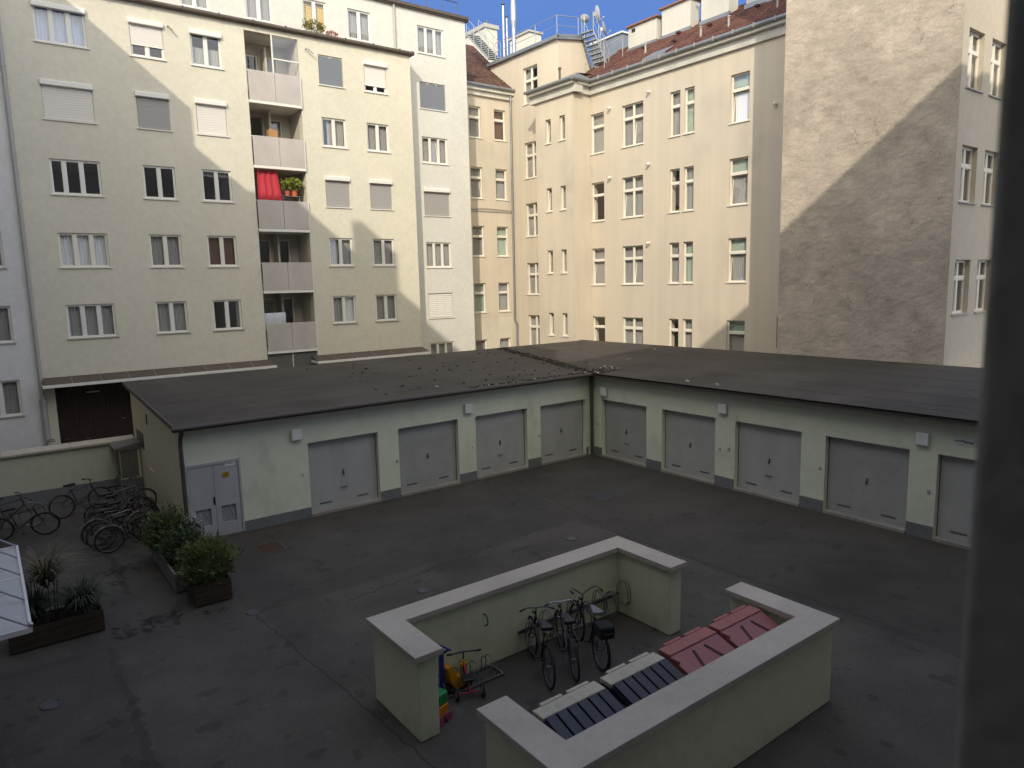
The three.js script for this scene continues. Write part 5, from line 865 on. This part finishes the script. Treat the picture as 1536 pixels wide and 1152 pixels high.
// ---------------------------------------------------------------- things on and in the facades
{
  const rc = thing('red_cloth', 'red cloth hung out to dry on a loggia of the yellow building', 'cloth', V3(10.55, 9.98, ZA - 0.15));
  const g = new THREE.PlaneGeometry(1.05, 1.25, 40, 12), p = g.attributes.position;
  for (let i = 0; i < p.count; i++) { const x = p.getX(i), y = p.getY(i), t = (0.625 - y) / 1.25; p.setZ(i, 0.05 * Math.sin(x * 17 + 1.5 * Math.sin(x * 4)) * (0.4 + 0.6 * t)); p.setX(i, x * (0.82 + 0.22 * t) + 0.08 * t); p.setY(i, y - (Math.abs(x + 0.1) < 0.12 ? 0.08 * (1 - t) : 0)); }
  g.computeVertexNormals(); g.translate(0, 0.63, 0); sub('fabric', g, new THREE.MeshPhysicalMaterial({ color: lin(0.62, 0.045, 0.07), roughness: 0.9, transmission: 0.25, thickness: 0, side: THREE.DoubleSide }), rc); sub('line', bar(V3(-0.58, 1.25, 0), V3(0.55, 1.25, 0), 0.008), M.greyPipe, rc);
  const pot = (pos, m, lm, label, s = 1) => { const t = thing('potted_plant', label, 'plant', pos, 0, 'pot plants on the facades'); const pg = new THREE.CylinderGeometry(0.11 * s, 0.08 * s, 0.19 * s, 16); pg.translate(0, 0.095 * s, 0); sub('pot', pg, m, t); sub('soil', new THREE.CylinderGeometry(0.1 * s, 0.1 * s, 0.01, 14).translate(0, 0.19 * s, 0), M.soil, t); sub('foliage', leafCloud(260, 0.22 * s, 0.22 * s, 0.2 * s, 0.42 * s, 0.1 * s, false), lm, t); };
  const terr = std(lin(0.48, 0.10, 0.06), { roughness: 0.8 }), lgreen = leafM(0.22, 0.26, 0.03);
  const sh = thing('plant_shelf', 'narrow shelf for pots behind the parapet beside the red cloth', 'shelf', V3(11.55, 8.8, ZA - 0.25)); sub('board', bx(-0.4, 0.4, 1.40, 1.43, -0.14, 0.14), M.concrete, sh); for (const x of [-0.36, 0.36]) sub('leg', bx(x - 0.02, x + 0.02, -0.14 + 0.02, 1.40, -0.1, 0.1), M.concrete, sh);
  pot(V3(11.42, 10.23, ZA - 0.25), terr, lgreen, 'yellow-green plant in dull red pot right beside the red cloth', 1.1);
  pot(V3(11.72, 10.23, ZA - 0.22), std(lin(0.60, 0.13, 0.05), { roughness: 0.7 }), lgreen, 'yellow-green plant in bright orange-red pot near the loggia side wall', 1.2);
  const bxm = std(lin(0.40, 0.22, 0.10), { roughness: 0.9 }); const cb = thing('cardboard_box', 'brown cardboard box on the loggia above the red cloth', 'box', V3(10.95, 11.35, ZA - 0.32)); sub('carton', rbx(-0.19, 0.19, 1.3, 1.62, -0.16, 0.16, 0.006), bxm, cb); sub('flap', [bx(-0.19, 0.0, 1.621, 1.626, -0.16, 0.16), bx(0.003, 0.19, 1.627, 1.632, -0.16, 0.16)], bxm, cb); sub('stool_under', [bx(-0.2, 0.2, 1.25, 1.299, -0.18, 0.18), ...[-0.17, 0.17].flatMap(x => [-0.15, 0.15].map(z => bx(x - 0.02, x + 0.02, -0.05, 1.25, z - 0.02, z + 0.02)))], M.wood, cb);
  const ld = thing('laundry', 'white laundry draped over rack on lowest loggia of the yellow building', 'laundry', V3(10.5, 3.5, ZA - 0.4));
  { const g2 = new THREE.PlaneGeometry(0.95, 0.75, 24, 10), q = g2.attributes.position; for (let i = 0; i < q.count; i++) q.setZ(i, 0.03 * Math.sin(q.getX(i) * 15) + 0.05 * Math.sin(q.getY(i) * 5)); g2.computeVertexNormals(); g2.translate(0, 1.3, 0.05); sub('sheet', g2, std(lin(0.70, 0.72, 0.82), { side: THREE.DoubleSide, roughness: 1 }), ld); sub('rack', [bar(V3(-0.5, 1.66, 0), V3(0.5, 1.66, 0), 0.012), bar(V3(-0.5, 0.02, -0.2), V3(-0.5, 1.66, 0), 0.012), bar(V3(0.5, 0.02, -0.2), V3(0.5, 1.66, 0), 0.012), bar(V3(-0.5, 0.02, 0.25), V3(-0.5, 1.66, 0), 0.012), bar(V3(0.5, 0.02, 0.25), V3(0.5, 1.66, 0), 0.012)], M.galv, ld); }
  const wb = thing('window_box', 'planter of reddish and green plants on the eaves under yellow shutters', 'planter', V3(13.45, 17.10, ZA - 0.3)); sub('trough', [rbx(-0.75, 0.15, 0.0, 0.2, -0.1, 0.1, 0.02)], M.sillGrey, wb); sub('pot', [new THREE.CylinderGeometry(0.1, 0.08, 0.2, 14).translate(0.35, 0.1, 0), new THREE.CylinderGeometry(0.1, 0.08, 0.2, 14).translate(0.62, 0.1, 0)], terr, wb);
  sub('foliage', [leafCloud(900, 0.5, 0.25, 0.14, 0.45, 0.11, true).translate(-0.3, 0, 0)], leafM(0.16, 0.14, 0.04), wb); sub('reddish_foliage', leafCloud(240, 0.28, 0.1, 0.12, 0.3, 0.06, false).translate(0.5, 0, 0), leafM(0.30, 0.06, 0.04), wb);
}
// signs
{
  const sign = (name, pos, turn, w, h, draw, label) => { const cv = document.createElement('canvas'); cv.width = 256; cv.height = Math.round(256 * h / w); draw(cv.getContext('2d'), cv.width, cv.height); const t = new THREE.CanvasTexture(cv); t.colorSpace = THREE.SRGBColorSpace;
    const s = thing(name, label, 'sign', pos, turn); sub('plate', bx(-w / 2, w / 2, -h / 2, h / 2, 0, 0.006), M.signWhite, s); const g = new THREE.PlaneGeometry(w - 0.004, h - 0.004); g.translate(0, 0, 0.0095); const m = new THREE.Mesh(g, std(0xffffff, { map: t, roughness: 0.45 })); m.name = 'print'; s.add(m); };
  sign('door_plate', V3(4.72, 1.855, GZF + 0.012), 0, 0.25, 0.115, (c, w, h) => { c.fillStyle = '#d6d6d4'; c.fillRect(0, 0, w, h); c.fillStyle = '#333'; for (let i = 0; i < 9; i++) c.fillRect(18 + i * 24, h * 0.34 + (i % 2) * 4, 15, 14); c.fillRect(w * 0.5, h * 0.28, 20, 26); }, 'small white plate with dark print at the top of the double door');
  sign('warning_sign', V3(4.60, 1.60, GZF + 0.012), 0, 0.165, 0.135, (c, w, h) => { c.fillStyle = '#a8871c'; c.fillRect(0, 0, w, h); c.strokeStyle = '#5b4a10'; c.lineWidth = 14; c.beginPath(); c.moveTo(w * 0.5, h * 0.14); c.lineTo(w * 0.84, h * 0.84); c.lineTo(w * 0.16, h * 0.84); c.closePath(); c.stroke(); c.fillStyle = '#5b4a10'; c.beginPath(); c.moveTo(w * 0.54, h * 0.32); c.lineTo(w * 0.42, h * 0.6); c.lineTo(w * 0.5, h * 0.6); c.lineTo(w * 0.46, h * 0.78); c.lineTo(w * 0.6, h * 0.52); c.lineTo(w * 0.51, h * 0.52); c.closePath(); c.fill(); }, 'small yellow warning sign on the double door');
  sign('wall_plate', V3(GXF - 0.004, 2.46, -6.26), -PI / 2, 0.46, 0.19, (c, w, h) => { c.fillStyle = '#c9cbc8'; c.fillRect(0, 0, w, h); c.fillStyle = '#141414'; c.fillRect(18, h * 0.5, 70, 12); c.fillRect(84, h * 0.44, 46, 16); for (let i = 0; i < 7; i++) c.fillRect(128 + i * 15, h * (0.46 + 0.03 * (i % 3)), 11, 30 - (i % 2) * 9); }, 'white plate with black marking above the partly hidden garage door');
}
// covers in the asphalt
{
  const cover = (pos, w, d, label, round, m = M.darkSteel) => { const c = thing('drain_cover', label, 'manhole cover', pos, 0);
    if (round) { sub('ring', new THREE.TorusGeometry(w / 2, 0.02, 6, 24).rotateX(PI / 2).translate(0, 0.002, 0), M.darkSteel, c); sub('lid', new THREE.CylinderGeometry(w / 2 - 0.02, w / 2 - 0.02, 0.008, 24).translate(0, 0.006, 0), m, c); }
    else { sub('frame', [bx(-w / 2, w / 2, 0.001, 0.010, -d / 2, -d / 2 + 0.03), bx(-w / 2, w / 2, 0.001, 0.010, d / 2 - 0.03, d / 2), bx(-w / 2, -w / 2 + 0.03, 0.001, 0.010, -d / 2 + 0.03, d / 2 - 0.03), bx(w / 2 - 0.03, w / 2, 0.001, 0.010, -d / 2 + 0.03, d / 2 - 0.03)], M.darkSteel, c); sub('lid', bx(-w / 2 + 0.03, w / 2 - 0.03, 0.001, 0.006, -d / 2 + 0.03, d / 2 - 0.03), m, c); for (let k = 0; k < 5; k++) sub('bar', bx(-w / 2 + 0.05, w / 2 - 0.05, 0.007, 0.013, -d / 2 + 0.07 + k * (d - 0.14) / 5, -d / 2 + 0.07 + k * (d - 0.14) / 5 + 0.03), m, c); } };
  cover(V3(14.02, 0, -14.38), 0.72, 0.62, 'square drain grating in the asphalt near the garage corner');
  cover(V3(5.08, 0, -16.7), 0.62, 0.75, 'rusty square cover in front of the double door', false, std(lin(0.10, 0.055, 0.03), { roughness: 0.9, map: T.mottle }));
  cover(V3(11.0, 0, -12.4), 0.24, 0, 'small round cover midway between garages and enclosure', true);
  cover(V3(6.72, 0, -12.17), 0.22, 0, 'small round cover behind the enclosure, nearest its long wall', true);
  cover(V3(0.28, 0, -12.31), 0.26, 0, 'small round cover on the bare asphalt beside the entrance canopy', true);
  cover(V3(3.68, 0, -13.45), 0.22, 0, 'small round cover at the crack beside the wooden planter', true);
}
// roof access: stairs, railings, flues, dishes
{
  const roofStair = (A, B, w, n, label) => { // from low A to high B, width along w
    const s = thing('roof_stair', label, 'stairs', A.clone(), 0), d = B.clone().sub(A), up1 = V3(0, 0.95, 0), L = [];
    for (const k of [0, 1]) { const o = w.clone().multiplyScalar(k); sub('stringer', bar(o, d.clone().add(o), 0.05, 4), M.galv, s); const r = []; for (const t of [0, 0.33, 0.66, 1]) { const q = d.clone().multiplyScalar(t).add(o); r.push(bar(q, q.clone().add(up1), 0.018)); } r.push(bar(o.clone().add(up1), d.clone().add(o).add(up1), 0.02), bar(o.clone().addScaledVector(up1, 0.5), d.clone().add(o).addScaledVector(up1, 0.5), 0.014)); sub('railing', r, M.galv, s); }
    for (let i = 0; i <= n; i++) { const q = d.clone().multiplyScalar(i / n), g = new THREE.BoxGeometry(w.length(), 0.04, 0.22); g.rotateY(Math.atan2(-w.z, w.x)); g.translate(q.x + w.x / 2, q.y, q.z + w.z / 2); sub('tread', g, M.galv, s); }
  };
  roofStair(V3(28.35, 17.45, -29.3), V3(27.5, 19.35, -29.6), V3(0.12, 0, 0.75), 9, 'galvanised stair leaning on the stair house above red tiles');
  roofStair(onZ(733, 88, -35.2), onZ(700, 52, -37.0), V3(0.8, 0, 0.1), 11, 'galvanised stair climbing over the roof behind the white block');
  const rail = (pts, label) => { const s = thing('roof_railing', label, 'railing', pts[0].clone(), 0), o = pts[0]; for (let i = 0; i < pts.length; i++) { const q = pts[i].clone().sub(o); sub('post', bar(q, q.clone().add(V3(0, 1.05, 0)), 0.02), M.galv, s); if (i) { const a = pts[i - 1].clone().sub(o); sub('rail', [bar(a.clone().add(V3(0, 1.05, 0)), q.clone().add(V3(0, 1.05, 0)), 0.02), bar(a.clone().add(V3(0, 0.55, 0)), q.clone().add(V3(0, 0.55, 0)), 0.015)], M.galv, s); } } };
  const cp = (u, y, z) => V3(u, y, z).applyMatrix4(FC);
  rail([cp(-10.6, 18.99, 0.0), cp(-8.8, 18.99, 0), cp(-7.0, 18.99, 0), cp(-5.25, 18.99, 0), cp(-5.2, 19.15, -1.5)], 'galvanised railing along the sloped edge of stair house roof');
  rail([cp(-4.6, 17.1, -1.4), cp(-3.2, 17.1, -1.4), cp(-3.2, 17.9, -2.8)], 'galvanised railing around small landing on the red tiles');
  { const l = thing('roof_landing', 'grating landing at the foot of the leaning roof stair', 'platform', cp(-3.9, 17.06, -2.0), -(PI / 2 - TH)); sub('grating', [...Array(9)].map((_, i) => bx(-0.7, 0.7, 0, 0.04, -0.6 + i * 0.15, -0.55 + i * 0.15)), M.galv, l); sub('support', [bar(V3(-0.65, 0, 0.55), V3(-0.65, -0.5, 0.55), 0.025), bar(V3(0.65, 0, 0.55), V3(0.65, -0.5, 0.55), 0.025), bar(V3(-0.65, 0.0, -0.5), V3(-0.65, 0.9, -0.9), 0.02)], M.galv, l); }
  const flue = (p, q, r, label, bulge) => { const f = thing('flue_pipe', label, 'flue', p.clone()); const h = q.y - p.y; sub('pipe', bulge ? [bar(V3(0, -1.2, 0), V3(0, h - 0.9, 0), r, 16), bar(V3(0, h - 0.9, 0), V3(0, h - 0.55, 0), r, 16, r * 1.5), bar(V3(0, h - 0.55, 0), V3(0, h + 0.3, 0), r * 1.5, 16), bar(V3(0, h + 0.3, 0), V3(0, h + 0.9, 0), r * 1.5, 16, r)] : [bar(V3(0, -1.2, 0), V3(0, h, 0), r, 14)], M.steel, f); sub('clamp', [0.3, 0.9].map(y => bar(V3(0, y, 0), V3(0, y + 0.05, 0), r * 1.12, 14)), M.galv, f); if (!bulge) sub('cap', bar(V3(0, h + 0.08, 0), V3(0, h + 0.14, 0), r * 1.4, 14), M.darkSteel, f); };
  flue(onX(771, 66, 27.3), onX(771, 16, 27.3), 0.12, 'thick shiny steel flue with wider upper section on the roof', true);
  flue(onX(756, 72, 27.3), onX(756, 8, 27.3), 0.075, 'slim steel flue with dark cap beside the thick flue');
  flue(onX(761, 70, 27.5), onX(761, 27, 27.5), 0.06, 'short slim steel flue touching the capped flue');
  { const p = onX(722, 60, 30); const c = thing('roof_chimney', 'white rendered chimney with dark cap behind the far roof stair', 'chimney', p); sub('stack', bx(-0.5, 0.5, -2, 0.40, -1.3, 1.2), M.chimney, c); sub('cap', bx(-0.6, 0.6, 0.401, 0.66, -1.4, 1.3), M.sillGrey, c); for (const z of [-0.9, 0.7]) sub('cowl', bar(V3(0, 0.66, z), V3(0, 1.05, z), 0.11, 10, 0.08), M.darkSteel, c); }
  { const p = onX(790, 56, 31); const c = thing('roof_unit', 'low white roof structure with dark cap behind the railing', 'roof structure', p); sub('wall', bx(-0.5, 0.5, -2, 0.0, -1.2, 0.9), M.chimney, c); sub('cap', bx(-0.6, 0.6, 0.001, 0.12, -1.3, 1.0), M.sillGrey, c); sub('cowl', bar(V3(0, 0.12, -0.5), V3(0, 0.5, -0.5), 0.1, 10, 0.08), M.darkSteel, c); }
  { const p = onX(918, 70, 31.5); const c = thing('roof_parapet', 'grey and white roof box behind the landing on the red tiles', 'roof structure', p); sub('wall', bx(-0.4, 0.4, -2, 0.35, -1.3, 1.2), M.zinc, c); sub('cap', bx(-0.5, 0.5, 0.351, 0.45, -1.4, 1.3), M.signWhite, c); }
  const dish = (p, r, turn, tilt, label) => { const d = thing('satellite_dish', label, 'satellite dish', p.clone(), turn); const pts = []; for (let i = 0; i <= 10; i++) { const t = i / 10; pts.push(new THREE.Vector2(r * t + 0.001, 0.28 * r * t * t)); } const g = new THREE.LatheGeometry(pts, 28); g.rotateX(PI / 2); g.rotateX(-tilt); sub('reflector', g, std(lin(0.45, 0.46, 0.48), { roughness: 0.5, side: THREE.DoubleSide }), d); sub('arm', [bar(V3(0, -r * 0.9, 0.05), V3(0, -r * 0.3, r * 1.0), 0.015), bar(V3(0, -r * 0.3, r * 0.92), V3(0, -r * 0.22, r * 1.08), 0.045, 8)], M.greyPipe, d); sub('mast', [bar(V3(0, -1.7, -0.12), V3(0, 0.1, -0.12), 0.028, 8), bx(-0.05, 0.05, -0.08, 0.08, -0.12, 0.0)], M.galv, d); };
  dish(onX(893, 22, 28.6), 0.45, 1.05, 0.2, 'upper satellite dish seen edge-on against the blue sky');
  dish(onX(904, 44, 28.4), 0.40, 0.85, 0.3, 'lower satellite dish beside the leaning roof stair');
  dish(onX(877, 29, 28.0), 0.26, 2.2, 0.9, 'small tilted satellite dish behind the stair railing');
}
// litter on the garage roof: fallen leaves and twigs along the junction and eaves, a few white scraps
{
  const dk = [], lt = [];
  const scrap = (x, z, s, arr) => { const y = x > 17.05 && (x - 17.05) * 0.075 < (-18.05 - z) * 0.0605 ? Math.min(roofYL(z), 9) : (z < -18.05 && x < 22.7 ? Math.max(x > 17.05 ? roofYR(x) : 0, roofYL(z)) : roofYR(x)); const g = new THREE.BoxGeometry(s, s * 0.35, s * rr(0.4, 1)); g.rotateY(rr(0, 3)); g.rotateX(rr(-0.4, 0.4)); g.translate(x, y + 0.012, z); arr.push(g); };
  for (let i = 0; i < 420; i++) { const t = Math.pow(rnd(), 0.8), z = -18.2 - t * 6.7, x = 17.15 + t * 0.9 + (rnd() + rnd() - 1) * 0.35; scrap(x, z, rr(0.03, 0.10), dk); }
  for (let i = 0; i < 80; i++) scrap(rr(9, 18.6), rr(-24.8, -18.3), rr(0.02, 0.09), dk);
  for (let i = 0; i < 160; i++) scrap(rr(12, 17), -18.12 - rnd() * 0.25, rr(0.02, 0.07), rnd() > 0.88 ? lt : dk);
  for (let i = 0; i < 60; i++) scrap(rr(17.1, 18.2), rr(-18.6, -17.6), rr(0.03, 0.10), rnd() > 0.75 ? lt : dk);
  for (const [px, py] of [[655, 578], [916, 550], [943, 543], [982, 534], [1031, 569], [1076, 574]]) { const p = onY(px, py, 3.1); scrap(p.x, p.z, 0.11, lt); }
  const a = mk('leaf_litter', dk, std(lin(0.035, 0.028, 0.02), { roughness: 1 })); stuff(a); tag(a, 'dark fallen leaves and twigs scattered on the garage roof', 'leaf litter');
  const b = mk('pale_litter', lt, std(lin(0.45, 0.42, 0.36), { roughness: 1 })); stuff(b); tag(b, 'pale scraps scattered along the garage eaves', 'litter');
}
scene.traverse(o => { if (o.isMesh) { o.castShadow = true; o.receiveShadow = true; } });
renderer.render(scene, camera);
